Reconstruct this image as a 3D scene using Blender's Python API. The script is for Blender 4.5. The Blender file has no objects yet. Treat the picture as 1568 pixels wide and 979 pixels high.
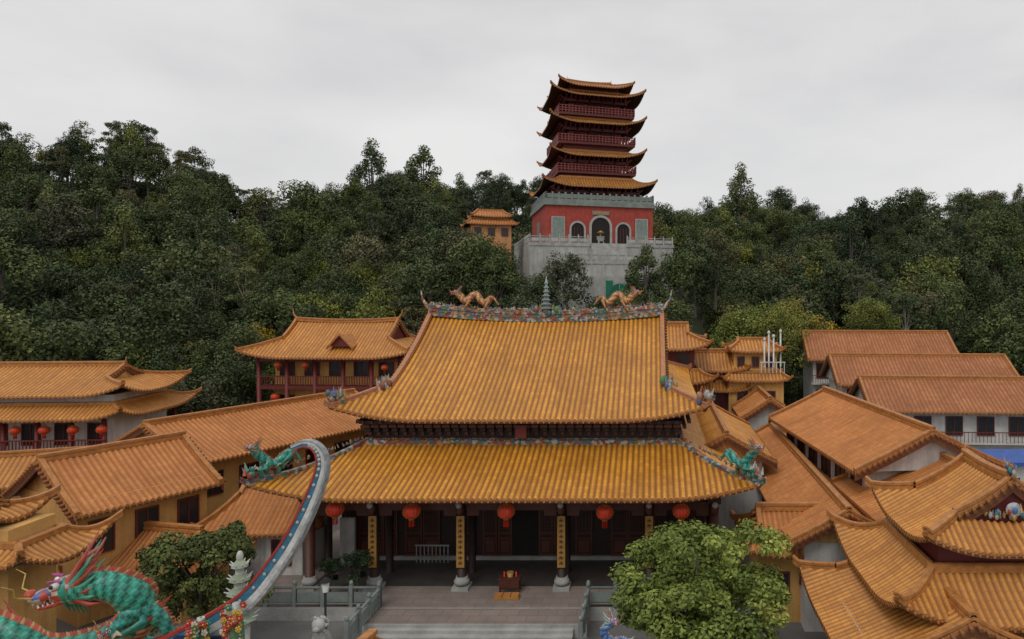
import bpy, math, random
import numpy as np
from mathutils import Vector, Matrix
random.seed(7); rng=np.random.default_rng(7)
sc=bpy.context.scene
sc.view_settings.view_transform='Standard'; sc.view_settings.look='None'; sc.view_settings.exposure=0

# ---------------------------------------------------------------- materials
def newmat(name):
    m=bpy.data.materials.new(name); m.use_nodes=True
    nt=m.node_tree; b=nt.nodes['Principled BSDF']; return m,nt,b
def N(nt,t,**k):
    n=nt.nodes.new(t)
    for a,v in k.items(): setattr(n,a,v)
    return n
def ramp(nt,fac,stops,interp='LINEAR'):
    r=N(nt,'ShaderNodeValToRGB'); r.color_ramp.interpolation=interp
    e=r.color_ramp.elements
    while len(e)<len(stops): e.new(0.5)
    for i,(p,c) in enumerate(stops):
        e[i].position=p; e[i].color=(c[0],c[1],c[2],1)
    nt.links.new(fac,r.inputs[0]); return r.outputs[0]
def mixc(nt,fac,a,b,mode='MIX'):
    m=N(nt,'ShaderNodeMix',data_type='RGBA',blend_type=mode)
    for s,v in ((m.inputs[0],fac),(m.inputs[6],a),(m.inputs[7],b)):
        if hasattr(v,'links'): nt.links.new(v,s)
        else: s.default_value=v if isinstance(v,(int,float)) else (*v[:3],1)
    return m.outputs[2]
def noise(nt,scale,detail=4,vec=None,rough=.6):
    n=N(nt,'ShaderNodeTexNoise'); n.inputs['Scale'].default_value=scale
    n.inputs['Detail'].default_value=detail; n.inputs['Roughness'].default_value=rough
    if vec is not None: nt.links.new(vec,n.inputs['Vector'])
    return n.outputs['Fac']
def bump(nt,b,h,st=.3,dist=.05):
    u=N(nt,'ShaderNodeBump'); u.inputs['Strength'].default_value=st; u.inputs['Distance'].default_value=dist
    nt.links.new(h,u.inputs['Height']); nt.links.new(u.outputs[0],b.inputs['Normal'])
def plain(name,col,rough=.7,var=.35,scale=1.5,bs=.25,fine=14,streak=False):
    m,nt,b=newmat(name)
    tc=N(nt,'ShaderNodeTexCoord').outputs['Object']
    a=noise(nt,scale,6,tc); f=noise(nt,fine,3,tc)
    c=ramp(nt,a,[(.3,[x*(1-var) for x in col]),(.65,[min(1,x*(1+var*.4)) for x in col])])
    c=mixc(nt,.3,c,ramp(nt,f,[(.3,[x*.6 for x in col]),(.7,[min(1,x*1.25) for x in col])]))
    if streak:
        mp=N(nt,'ShaderNodeMapping'); mp.inputs['Scale'].default_value=(2.2,2.2,.25); nt.links.new(tc,mp.inputs[0])
        s=noise(nt,1,6,mp.outputs[0],.7)
        c=mixc(nt,ramp(nt,s,[(.5,(0,0,0)),(.75,(.6,.6,.6))]),c,[x*.4 for x in col])
    nt.links.new(c,b.inputs['Base Color']); b.inputs['Roughness'].default_value=rough
    bump(nt,b,f,bs,.03); return m
def tilemat(name,hi,lo,dirt_channel,rough=.45,spec=.5,dk=1.0):
    m,nt,b=newmat(name)
    uv=N(nt,'ShaderNodeUVMap').outputs[0]
    sp=N(nt,'ShaderNodeSeparateXYZ'); nt.links.new(uv,sp.inputs[0])
    def M(op,a,bb=None):
        n=N(nt,'ShaderNodeMath',operation=op)
        for s,v in ((n.inputs[0],a),(n.inputs[1],bb)):
            if v is None: continue
            if hasattr(v,'links'): nt.links.new(v,s)
            else: s.default_value=v
        return n.outputs[0]
    fu=M('FRACT',sp.outputs[0]); fv=M('FRACT',M('MULTIPLY',sp.outputs[1],3.2))
    iu=M('FLOOR',sp.outputs[0]); iv=M('FLOOR',M('MULTIPLY',sp.outputs[1],3.2))
    cb=N(nt,'ShaderNodeCombineXYZ'); nt.links.new(iu,cb.inputs[0]); nt.links.new(iv,cb.inputs[1])
    wn=N(nt,'ShaderNodeTexWhiteNoise',noise_dimensions='2D'); nt.links.new(cb.outputs[0],wn.inputs['Vector'])
    base=mixc(nt,wn.outputs['Value'],lo,hi)
    mp=N(nt,'ShaderNodeMapping'); mp.inputs['Scale'].default_value=(.9,.22,1); nt.links.new(uv,mp.inputs[0])
    st=noise(nt,1.0,6,mp.outputs[0],.7)
    base=mixc(nt,ramp(nt,st,[(.48,(0,0,0)),(.76,(.7,.7,.7))]),base,dirt_channel)
    lg=noise(nt,.35,4,N(nt,'ShaderNodeTexCoord').outputs['Object'])
    base=mixc(nt,ramp(nt,lg,[(.35,(.45,.45,.45)),(.6,(0,0,0))]),base,[x*.58 for x in lo])
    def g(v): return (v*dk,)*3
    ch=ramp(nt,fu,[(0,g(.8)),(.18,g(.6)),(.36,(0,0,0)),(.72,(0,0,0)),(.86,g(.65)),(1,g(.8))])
    base=mixc(nt,ch,base,dirt_channel)  # channels between the tile rolls mixed towards the darker colour
    jn=ramp(nt,fv,[(0,(.6,.6,.6)),(.12,(0,0,0)),(1,(0,0,0))])
    base=mixc(nt,jn,base,dirt_channel)
    nt.links.new(base,b.inputs['Base Color'])
    b.inputs['Roughness'].default_value=rough; b.inputs['Specular IOR Level'].default_value=spec
    bump(nt,b,fv,.35,.03); return m
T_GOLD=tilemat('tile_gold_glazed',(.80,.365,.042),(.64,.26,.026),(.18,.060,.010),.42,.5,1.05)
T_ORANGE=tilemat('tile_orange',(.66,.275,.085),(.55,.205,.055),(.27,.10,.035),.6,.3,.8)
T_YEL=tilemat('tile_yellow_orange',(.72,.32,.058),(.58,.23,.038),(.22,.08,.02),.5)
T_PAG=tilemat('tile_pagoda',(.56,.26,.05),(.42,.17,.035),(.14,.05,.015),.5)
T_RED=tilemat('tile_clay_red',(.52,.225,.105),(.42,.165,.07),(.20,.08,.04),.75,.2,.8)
WOOD=plain('dark_wood',(.030,.014,.010),.6)
WOODR=plain('red_brown_wood',(.09,.026,.015),.5)
REDP=plain('dark_red_paint',(.15,.022,.018),.55)
REDW=plain('red_wall',(.40,.062,.042),.8,.3,streak=True)
YELW=plain('yellow_wall',(.68,.38,.12),.85,.25,.8,streak=True)
WHIW=plain('white_wall',(.62,.60,.57),.85,.3,.8,streak=True)
STONE=plain('pale_stone',(.40,.40,.375),.85,.4,1.2)
PSTONE=plain('platform_stone',(.46,.46,.43),.85,.4,.5,streak=True)
GSTONE=plain('grey_green_stone',(.23,.26,.24),.85,.4,1.2)
DARK=plain('dark_interior',(.012,.010,.009),.8)
GLASS=plain('window_glass',(.025,.028,.030),.25,.2)
GOLD=plain('gilded',(.42,.22,.05),.45,.3)
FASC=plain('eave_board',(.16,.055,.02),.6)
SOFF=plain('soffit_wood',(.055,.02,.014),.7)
LRED=plain('lantern_red',(.75,.03,.012),.45,.2)
BARK=plain('bark',(.12,.10,.08),.9)
PBARK=plain('pale_bark',(.30,.27,.23),.9)
NET=plain('green_net',(.02,.22,.14),.8,.5,2)
BLUE=plain('blue_sheet',(.03,.10,.38),.5)
RIDGE=plain('ridge_tile',(.46,.19,.05),.5,.5,4)
def mosaic(name,pal,scale):
    m,nt,b=newmat(name); tc=N(nt,'ShaderNodeTexCoord').outputs['Object']
    v=N(nt,'ShaderNodeTexVoronoi'); v.inputs['Scale'].default_value=scale; nt.links.new(tc,v.inputs['Vector'])
    s=N(nt,'ShaderNodeSeparateColor'); nt.links.new(v.outputs['Color'],s.inputs[0])
    c=ramp(nt,s.outputs[0],[(i/len(pal),p) for i,p in enumerate(pal)],'CONSTANT')
    nt.links.new(c,b.inputs['Base Color']); b.inputs['Roughness'].default_value=.4
    bump(nt,b,v.outputs['Distance'],.8,.06); return m
PAL=[(.06,.15,.17),(.42,.40,.35),(.26,.05,.03),(.10,.18,.09),(.38,.20,.06),(.10,.13,.20),(.36,.36,.33),(.30,.10,.05)]
MOS=mosaic('porcelain_mosaic',PAL,5.5)
def painted(name,rough=.4):
    m,nt,b=newmat(name); a=N(nt,'ShaderNodeVertexColor'); a.layer_name='Col'
    f=noise(nt,9,4,N(nt,'ShaderNodeTexCoord').outputs['Object'])
    c=mixc(nt,.8,a.outputs[0],ramp(nt,f,[(.3,(.4,.4,.4)),(.65,(1,1,1))]),'MULTIPLY')
    nt.links.new(c,b.inputs['Base Color']); b.inputs['Roughness'].default_value=rough
    bump(nt,b,f,.4,.02); return m
PAINT=painted('glazed_ceramic')
def leafmat(name,stops,patch=False):
    m,nt,b=newmat(name)
    oi=N(nt,'ShaderNodeObjectInfo'); a=N(nt,'ShaderNodeVertexColor'); a.layer_name='Col'
    c1=ramp(nt,oi.outputs['Random'],stops)
    if patch:
        nz=noise(nt,.035,3,oi.outputs['Location'])
        c1=mixc(nt,1.0,c1,ramp(nt,nz,[(.36,(.60,.66,.70)),(.52,(1,1,1)),(.66,(1.4,1.35,1.05))]),'MULTIPLY')
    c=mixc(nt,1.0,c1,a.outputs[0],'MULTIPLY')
    nt.links.new(c,b.inputs['Base Color']); b.inputs['Roughness'].default_value=.65
    b.inputs['Specular IOR Level'].default_value=.2
    return m
LEAF=leafmat('forest_leaves',[(0,(.042,.064,.034)),(.2,(.075,.10,.042)),(.4,(.055,.080,.038)),(.55,(.095,.12,.045)),(.7,(.065,.085,.052)),(.85,(.12,.145,.046)),(.93,(.10,.10,.072)),(1,(.15,.145,.055))],True)
LEAFY=leafmat('yellow_leaves',[(0,(.26,.21,.03)),(.5,(.34,.25,.03)),(1,(.38,.27,.03))])
LEAFG=leafmat('courtyard_leaves',[(0,(.145,.19,.045)),(1,(.16,.205,.05))])
LIME=leafmat('lime_leaves',[(0,(.13,.165,.035)),(.5,(.17,.19,.045)),(1,(.20,.19,.045))])
# ---------------------------------------------------------------- mesh builder
class MB:
    def __init__(s): s.v=[];s.f=[];s.m=[];s.c=[];s.uv=[];s.sm=[]
    def add(s,vs,fs,mat=0,col=None,uvs=None,smooth=False):
        o=len(s.v); s.v+= [tuple(p) for p in vs]
        for f in fs:
            s.f.append(tuple(i+o for i in f)); s.m.append(mat); s.c.append(col); s.sm.append(smooth)
        s.uv+= (uvs if uvs else [(0,0)]*len(vs))
    def box(s,x0,x1,y0,y1,z0,z1,mat=0,col=None):
        vs=[(x,y,z) for z in(z0,z1) for y in(y0,y1) for x in(x0,x1)]
        s.add(vs,[(0,2,3,1),(4,5,7,6),(0,1,5,4),(2,6,7,3),(0,4,6,2),(1,3,7,5)],mat,col)
    def tube(s,pts,rad,n=8,mat=0,col=None,colf=None,cap=True,flat=1.0):
        P=[Vector(p) for p in pts]; k=len(P)
        if not hasattr(rad,'__len__'): rad=[rad]*k
        o=len(s.v); prevn=None; NZ=[]
        for i in range(k):
            t=(P[min(i+1,k-1)]-P[max(i-1,0)]).normalized()
            up=Vector((0,0,1)) if prevn is None else prevn
            if abs(t.dot(up))>.97: up=Vector((0,1,0)) if prevn is None else Vector((1,0,0))
            sd=t.cross(up).normalized(); nn=sd.cross(t).normalized(); prevn=nn
            for j in range(n):
                a=2*math.pi*j/n
                q=sd*math.cos(a)+nn*math.sin(a); NZ.append(q.z)
                s.v.append(tuple(P[i]+sd*math.cos(a)*rad[i]*flat+nn*math.sin(a)*rad[i])); s.uv.append((0,0))
        for i in range(k-1):
            for j in range(n):
                s.f.append((o+i*n+j,o+i*n+(j+1)%n,o+(i+1)*n+(j+1)%n,o+(i+1)*n+j)); s.m.append(mat)
                s.c.append(colf(i,j,(NZ[i*n+j]+NZ[i*n+(j+1)%n])/2) if colf else col); s.sm.append(True)
        if cap:
            for b in(0,k-1):
                s.f.append(tuple(o+b*n+j for j in range(n))); s.m.append(mat); s.c.append(col or (.3,.3,.3)); s.sm.append(False)
    def cyl(s,x,y,z0,z1,r,n=12,mat=0,col=None,r1=None):
        s.tube([(x,y,z0),(x,y,z1)],[r,r if r1 is None else r1],n,mat,col)
    def ell(s,c,r,mat=0,col=None,nu=10,nv=7,colf=None,M=None):
        vs=[];c=Vector(c)
        for i in range(nv+1):
            th=math.pi*i/nv
            for j in range(nu):
                ph=2*math.pi*j/nu
                q=Vector((r[0]*math.sin(th)*math.cos(ph),r[1]*math.sin(th)*math.sin(ph),r[2]*math.cos(th)))
                if M is not None: q=M@q
                vs.append(tuple(c+q))
        o=len(s.v); s.v+=vs; s.uv+=[(0,0)]*len(vs)
        for i in range(nv):
            for j in range(nu):
                s.f.append((o+i*nu+j,o+i*nu+(j+1)%nu,o+(i+1)*nu+(j+1)%nu,o+(i+1)*nu+j)); s.m.append(mat)
                s.c.append(colf(i,j) if colf else col); s.sm.append(True)
    def beam(s,pts,w,h,mat=0,z0=-.05):
        P=[Vector(p) for p in pts]; k=len(P); vs=[]
        for i in range(k):
            t=P[min(i+1,k-1)]-P[max(i-1,0)]; t.z=0; t.normalize() if t.length>0 else None
            sd=Vector((t.y,-t.x,0))*w/2
            hh=h if not hasattr(h,'__len__') else h[i]
            for a,z in((-1,z0),(1,z0),(1.0,hh*.8),(.5,hh),(-.5,hh),(-1.0,hh*.8)): vs.append(P[i]+sd*a+Vector((0,0,z)))
        fs=[(i*6+j,i*6+(j+1)%6,(i+1)*6+(j+1)%6,(i+1)*6+j) for i in range(k-1) for j in range(6)]
        fs+=[tuple(range(6)),tuple((k-1)*6+j for j in range(6))]
        s.add(vs,fs,mat)
    def build(s,name,mats,parent=None,loc=None):
        me=bpy.data.meshes.new(name); me.from_pydata(s.v,[],s.f)
        for m in mats: me.materials.append(m)
        me.polygons.foreach_set('material_index',s.m)
        me.polygons.foreach_set('use_smooth',s.sm)
        lv=np.zeros(len(me.loops),dtype=np.int32); me.loops.foreach_get('vertex_index',lv)
        uv=np.array(s.uv,dtype=np.float32)[lv]; ul=me.uv_layers.new(name='UVMap'); ul.data.foreach_set('uv',uv.ravel())
        if any(c is not None for c in s.c):
            ca=me.color_attributes.new(name='Col',type='FLOAT_COLOR',domain='CORNER'); arr=[]
            for p,c in zip(me.polygons,s.c):
                c=c or (.5,.5,.5)
                arr+= [c[0],c[1],c[2],1.0]*p.loop_total
            ca.data.foreach_set('color',arr)
        me.update(); o=bpy.data.objects.new(name,me); sc.collection.objects.link(o)
        if parent: o.parent=parent
        if loc: o.location=loc
        return o
def empty(name,loc=(0,0,0),rot=0):
    e=bpy.data.objects.new(name,None); sc.collection.objects.link(e); e.location=loc; e.rotation_euler=(0,0,math.radians(rot)); e.empty_display_size=.5; return e
# ---------------------------------------------------------------- roofs
RB=[0,.05,.72,1,.72,.05]
def panel(mb,O,ex,p,W,R,prof,xl,xr,tg,tf=1.0,L=0,Lc=4,pitch=.3,amp=.065,sag=0,nt=12,thick=.14):
    n=max(1,round(W/pitch)); pitch=W/n
    def geo(x,t,dz):
        a=xl*min(t/tg,1) if xl>0 else 0; b=xr*min(t/tg,1) if xr>0 else 0
        te=t*tf
        z=prof(te)+dz
        if L: 
            z+=L*(max(0,1-max(0,x-a)/Lc)**2+max(0,1-max(0,W-x-b)/Lc)**2)*(1-te)**2
        if sag: z+=sag*(2*x/W-1)**2*te**2
        return (O[0]+ex[0]*x+p[0]*R*t,O[1]+ex[1]*x+p[1]*R*t,z)
    def tm(x):
        t=1
        if xl>0 and x<xl: t=min(t,tg*x/xl)
        if xr>0 and W-x<xr: t=min(t,tg*(W-x)/xr)
        return max(t,1e-3)
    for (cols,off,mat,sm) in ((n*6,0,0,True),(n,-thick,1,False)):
        vs=[];uv=[]
        for j in range(cols+1):
            x=W*j/cols; tmx=tm(x)
            h=RB[j%6]*amp if mat==0 else off
            for i in range(nt+1):
                t=tmx*i/nt; vs.append(geo(x,t,h)); uv.append((x/pitch,R*t*1.1))
        k=nt+1
        mb.add(vs,[(j*k+i,(j+1)*k+i,(j+1)*k+i+1,j*k+i+1) for j in range(cols) for i in range(nt)],mat,None,uv,sm)
    vs=[]
    for j in range(n+1):
        x=W*j/n
        q=geo(x,1e-3,0); vs+= [q,(q[0],q[1],q[2]-thick)]
    mb.add(vs,[(2*j,2*j+2,2*j+3,2*j+1) for j in range(n)],2)
    r=pitch*.30
    for j in range(n):
        x=W*(j+.5)/n; q=Vector(geo(x,0,amp*.45)); q-=Vector((p[0],p[1],0))*.03
        ring=[q+Vector((ex[0]*math.cos(a)*r,ex[1]*math.cos(a)*r,math.sin(a)*r)) for a in [k*math.pi/3 for k in range(6)]]
        mb.add(ring,[tuple(range(6))],3)
        q2=Vector(geo(W*j/n,0,0))-Vector((p[0],p[1],0))*.03
        d=Vector((ex[0],ex[1],0))*pitch*.3
        mb.add([q2-d,q2+d,q2+d*.2-Vector((0,0,r*1.6)),q2-d*.2-Vector((0,0,r*1.6))],[(0,1,2,3)],3)
def mkprof(ze,zr,c): return lambda t: ze+(zr-ze)*((1-c)*t+c*t*t)
def ridge(mb,P,w,h,mat):
    # layered ridge: wide foot, narrow web, round cap
    mb.beam(P,w,h*.35,mat); mb.beam(P,w*.62,h*.8,mat); 
    mb.beam([(p[0],p[1],p[2]+h*.72) for p in P],w*.9,h*.28,mat)
def roof(parent,W,D,xa,tg,ze,zr,c=.2,L=.5,Lc=4,sag=0,tile=None,pitch=.3,cx=0,cy=0,gm=None,rw=.32,rh=.35,name='roof',vh=.25,tails=0,rmat=None,gins=.15,nt=12,vmat=None):
    mb=MB(); pf=mkprof(ze,zr,c); k=dict(L=L,Lc=Lc,pitch=pitch,nt=nt)
    panel(mb,(cx-W,cy-D),(1,0),(0,1),2*W,D,pf,xa,xa,tg if xa>0 else 1,sag=sag,**k)
    panel(mb,(cx+W,cy+D),(-1,0),(0,-1),2*W,D,pf,xa,xa,tg if xa>0 else 1,sag=sag,**k)
    if xa>0:
        panel(mb,(cx-W,cy+D),(0,-1),(1,0),2*D,xa,pf,D*tg,D*tg,1,tf=tg,**k)
        panel(mb,(cx+W,cy-D),(0,1),(-1,0),2*D,xa,pf,D*tg,D*tg,1,tf=tg,**k)
    t0=tg if xa>0 else 0
    if t0<1:
        for sx in(-1,1):
            X=cx+sx*(W-xa-gins-(.3 if xa==0 else 0))
            ts=[t0+(1-t0)*i/8 for i in range(9)]
            pts=[(X,cy-D+D*t,pf(t)+sag*t*t-.06) for t in ts]+[(X,cy+D-D*t,pf(t)+sag*t*t-.06) for t in reversed(ts[:-1])]
            if xa>0: pts=[(X,pts[0][1],pts[0][2]-.2)]+pts+[(X,pts[-1][1],pts[-1][2]-.2)]
            mb.add(pts,[tuple(range(len(pts)))],4)
            for sy in(-1,1):
                ridge(mb,[(cx+sx*(W-xa-.1),cy+sy*(D-D*t),pf(t)+sag*t*t+(L*(1-t)**2)) for t in ts],rw*.8,vh,6)
                mb.beam([(cx+sx*(W-xa+.0),cy+sy*(D-D*t),pf(t)+sag*t*t+(L*(1-t)**2)-.38) for t in ts],.08,.34,2,z0=0)
                # short verge tiles laid across the edge
                for q in range(int(D*(1-t0)/.26)):
                    t=t0+(1-t0)*(q+.5)/int(D*(1-t0)/.26); z=pf(t)+sag*t*t+(L*(1-t)**2)+.0; y=cy+sy*(D-D*t)
                    x0=cx+sx*(W-xa-.05); x1=cx+sx*(W-xa+.22)
                    mb.tube([(x0,y,z+.04),(x1,y,z-.03)],.075,6,0)
    if xa>0:
        for sx in(-1,1):
            for sy in(-1,1):
                P=[]
                for i in range(9):
                    u=i/8; t=tg*u
                    P.append((cx+sx*(W-xa*u),cy+sy*(D-D*t),pf(t)+L*(1-t)**2))
                e=Vector(P[0])-Vector(P[1]); e.z=0
                P=[tuple(Vector(P[0])+e.normalized()*.25+Vector((0,0,.16)))]+P
                ridge(mb,P,rw*.8,vh,6)
    rl=W-xa
    if rl>.3:
        P=[(cx+rl*q/6,cy,zr+sag*(q/6)**2) for q in range(-6,7)]
        ridge(mb,P,rw,rh,5)
    if tails:
        for sx in(-1,1):
            z=zr+sag+rh*.6; x=cx+sx*(rl-.3)
            mb.tube([(x,cy,z-.2),(x+sx*.35*tails,cy,z+.1*tails),(x+sx*.6*tails,cy,z+.5*tails),(x+sx*.68*tails,cy,z+1.0*tails)],[.16*tails,.12*tails,.07*tails,.02],6,5)
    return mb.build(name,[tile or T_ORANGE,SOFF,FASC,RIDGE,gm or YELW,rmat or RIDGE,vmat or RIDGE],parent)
def skirt(parent,W,D,rx,ry,ze,zt,c=.1,L=.5,Lc=4,tile=None,pitch=.3,cx=0,cy=0,name='eave_roof',rmat=None,rw=.26,vh=.22,nt=8,top=True,sides='fblr',hmat=None):
    mb=MB(); pf=mkprof(ze,zt,c); k=dict(L=L,Lc=Lc,pitch=pitch,nt=nt)
    if 'f' in sides: panel(mb,(cx-W,cy-D),(1,0),(0,1),2*W,ry,pf,rx,rx,1,**k)
    if 'b' in sides: panel(mb,(cx+W,cy+D),(-1,0),(0,-1),2*W,ry,pf,rx,rx,1,**k)
    if 'l' in sides: panel(mb,(cx-W,cy+D),(0,-1),(1,0),2*D,rx,pf,ry,ry,1,**k)
    if 'r' in sides: panel(mb,(cx+W,cy-D),(0,1),(-1,0),2*D,rx,pf,ry,ry,1,**k)
    for sx in(-1,1):
        for sy in(-1,1):
            P=[(cx+sx*(W-rx*u),cy+sy*(D-ry*u),pf(u)+L*(1-u)**2) for u in [i/8 for i in range(9)]]
            e=Vector(P[0])-Vector(P[1]); e.z=0
            P=[tuple(Vector(P[0])+e.normalized()*.25+Vector((0,0,.18)))]+P
            ridge(mb,P,rw,vh,6)
    if top:
        for sy in(-1,1): mb.beam([(cx-W+rx,cy+sy*(D-ry),zt),(cx,cy+sy*(D-ry),zt),(cx+W-rx,cy+sy*(D-ry),zt)],rw,vh,5)
        for sx in(-1,1): mb.beam([(cx+sx*(W-rx),cy-D+ry,zt),(cx+sx*(W-rx),cy,zt),(cx+sx*(W-rx),cy+D-ry,zt)],rw,vh,5)
    return mb.build(name,[tile or T_ORANGE,SOFF,FASC,RIDGE,YELW,rmat or RIDGE,hmat or RIDGE],parent)
def windows(mb,x0,x1,n,y,zc,w,h,fr,gl,sd=-1):
    for i in range(n):
        x=x0+(x1-x0)*(i+.5)/n
        mb.box(x-w/2,x+w/2,min(y,y+sd*.05),max(y,y+sd*.05),zc-h/2,zc+h/2,gl)
        y2=y+sd*.09
        for a,b in((x-w/2-.08,x-w/2),(x+w/2,x+w/2+.08),(x-.03,x+.03)): mb.box(a,b,min(y,y2),max(y,y2),zc-h/2,zc+h/2,fr)
        for a,b in((zc-h/2-.08,zc-h/2),(zc+h/2,zc+h/2+.08)): mb.box(x-w/2-.08,x+w/2+.08,min(y,y2),max(y,y2),a,b,fr)
def lantern(parent,x,y,z,r,name='lantern'):
    mb=MB()
    n=16
    P=[];R=[]
    for i in range(9):
        a=math.pi*(i/8*.86+.07); P.append((0,0,math.cos(a)*r*.85)); R.append(r*math.sin(a)**.8)
    mb.tube(P,R,n,0)
    for j in range(n):
        a=2*math.pi*j/n
        pts=[(math.cos(a)*rr*1.01,math.sin(a)*rr*1.01,p[2]) for p,rr in zip(P,R)]
        mb.tube(pts,.012,4,1,cap=False)
    mb.cyl(0,0,r*.8,r*.98,r*.35,10,1); mb.cyl(0,0,-r*.98,-r*.8,r*.35,10,1)
    for j in range(8):
        a=j*math.pi/4; mb.tube([(math.cos(a)*r*.25,math.sin(a)*r*.25,-r*.95),(math.cos(a)*r*.28,math.sin(a)*r*.28,-r*1.8)],[.02,.03],4,0)
    mb.tube([(0,0,r),(0,0,r+.6)],.012,4,2)
    return mb.build(name,[LRED,GOLD,WOOD],parent,(x,y,z))
def ornaments(mb,pts,n,size,sd=1,pal=None,tall=1.4):
    pal=pal or [(.05,.20,.21),(.45,.42,.38),(.38,.07,.04),(.11,.24,.10),(.48,.27,.07),(.10,.15,.32),(.42,.40,.34),(.30,.10,.06),(.42,.2,.1)]
    r=random.Random(sd); P=[Vector(p) for p in pts]
    for i in range(n):
        f=r.random()*(len(P)-1); a=int(f); q=P[a].lerp(P[min(a+1,len(P)-1)],f-a)
        s=size*r.uniform(.5,1.2); col=r.choice(pal)
        q=q+Vector((r.uniform(-.5,.5)*size,r.uniform(-.8,.8)*size,r.uniform(-.2,.7)*size*tall))
        t=r.random()
        if t<.5: mb.ell(q,(s*.5,s*.4,s*.5*tall),0,col,6,4)
        elif t<.8:
            mb.tube([q,q+Vector((r.uniform(-.4,.4)*s,r.uniform(-.4,.4)*s,s*tall))],[s*.3,.01],5,0,col)
        else:
            a=r.uniform(0,6.28); d=Vector((math.cos(a),math.sin(a)*.4,.5))
            mb.tube([q,q+d*s*.7,q+d*s+Vector((0,0,s*.6))],[s*.18,s*.13,.01],5,0,col)
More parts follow.
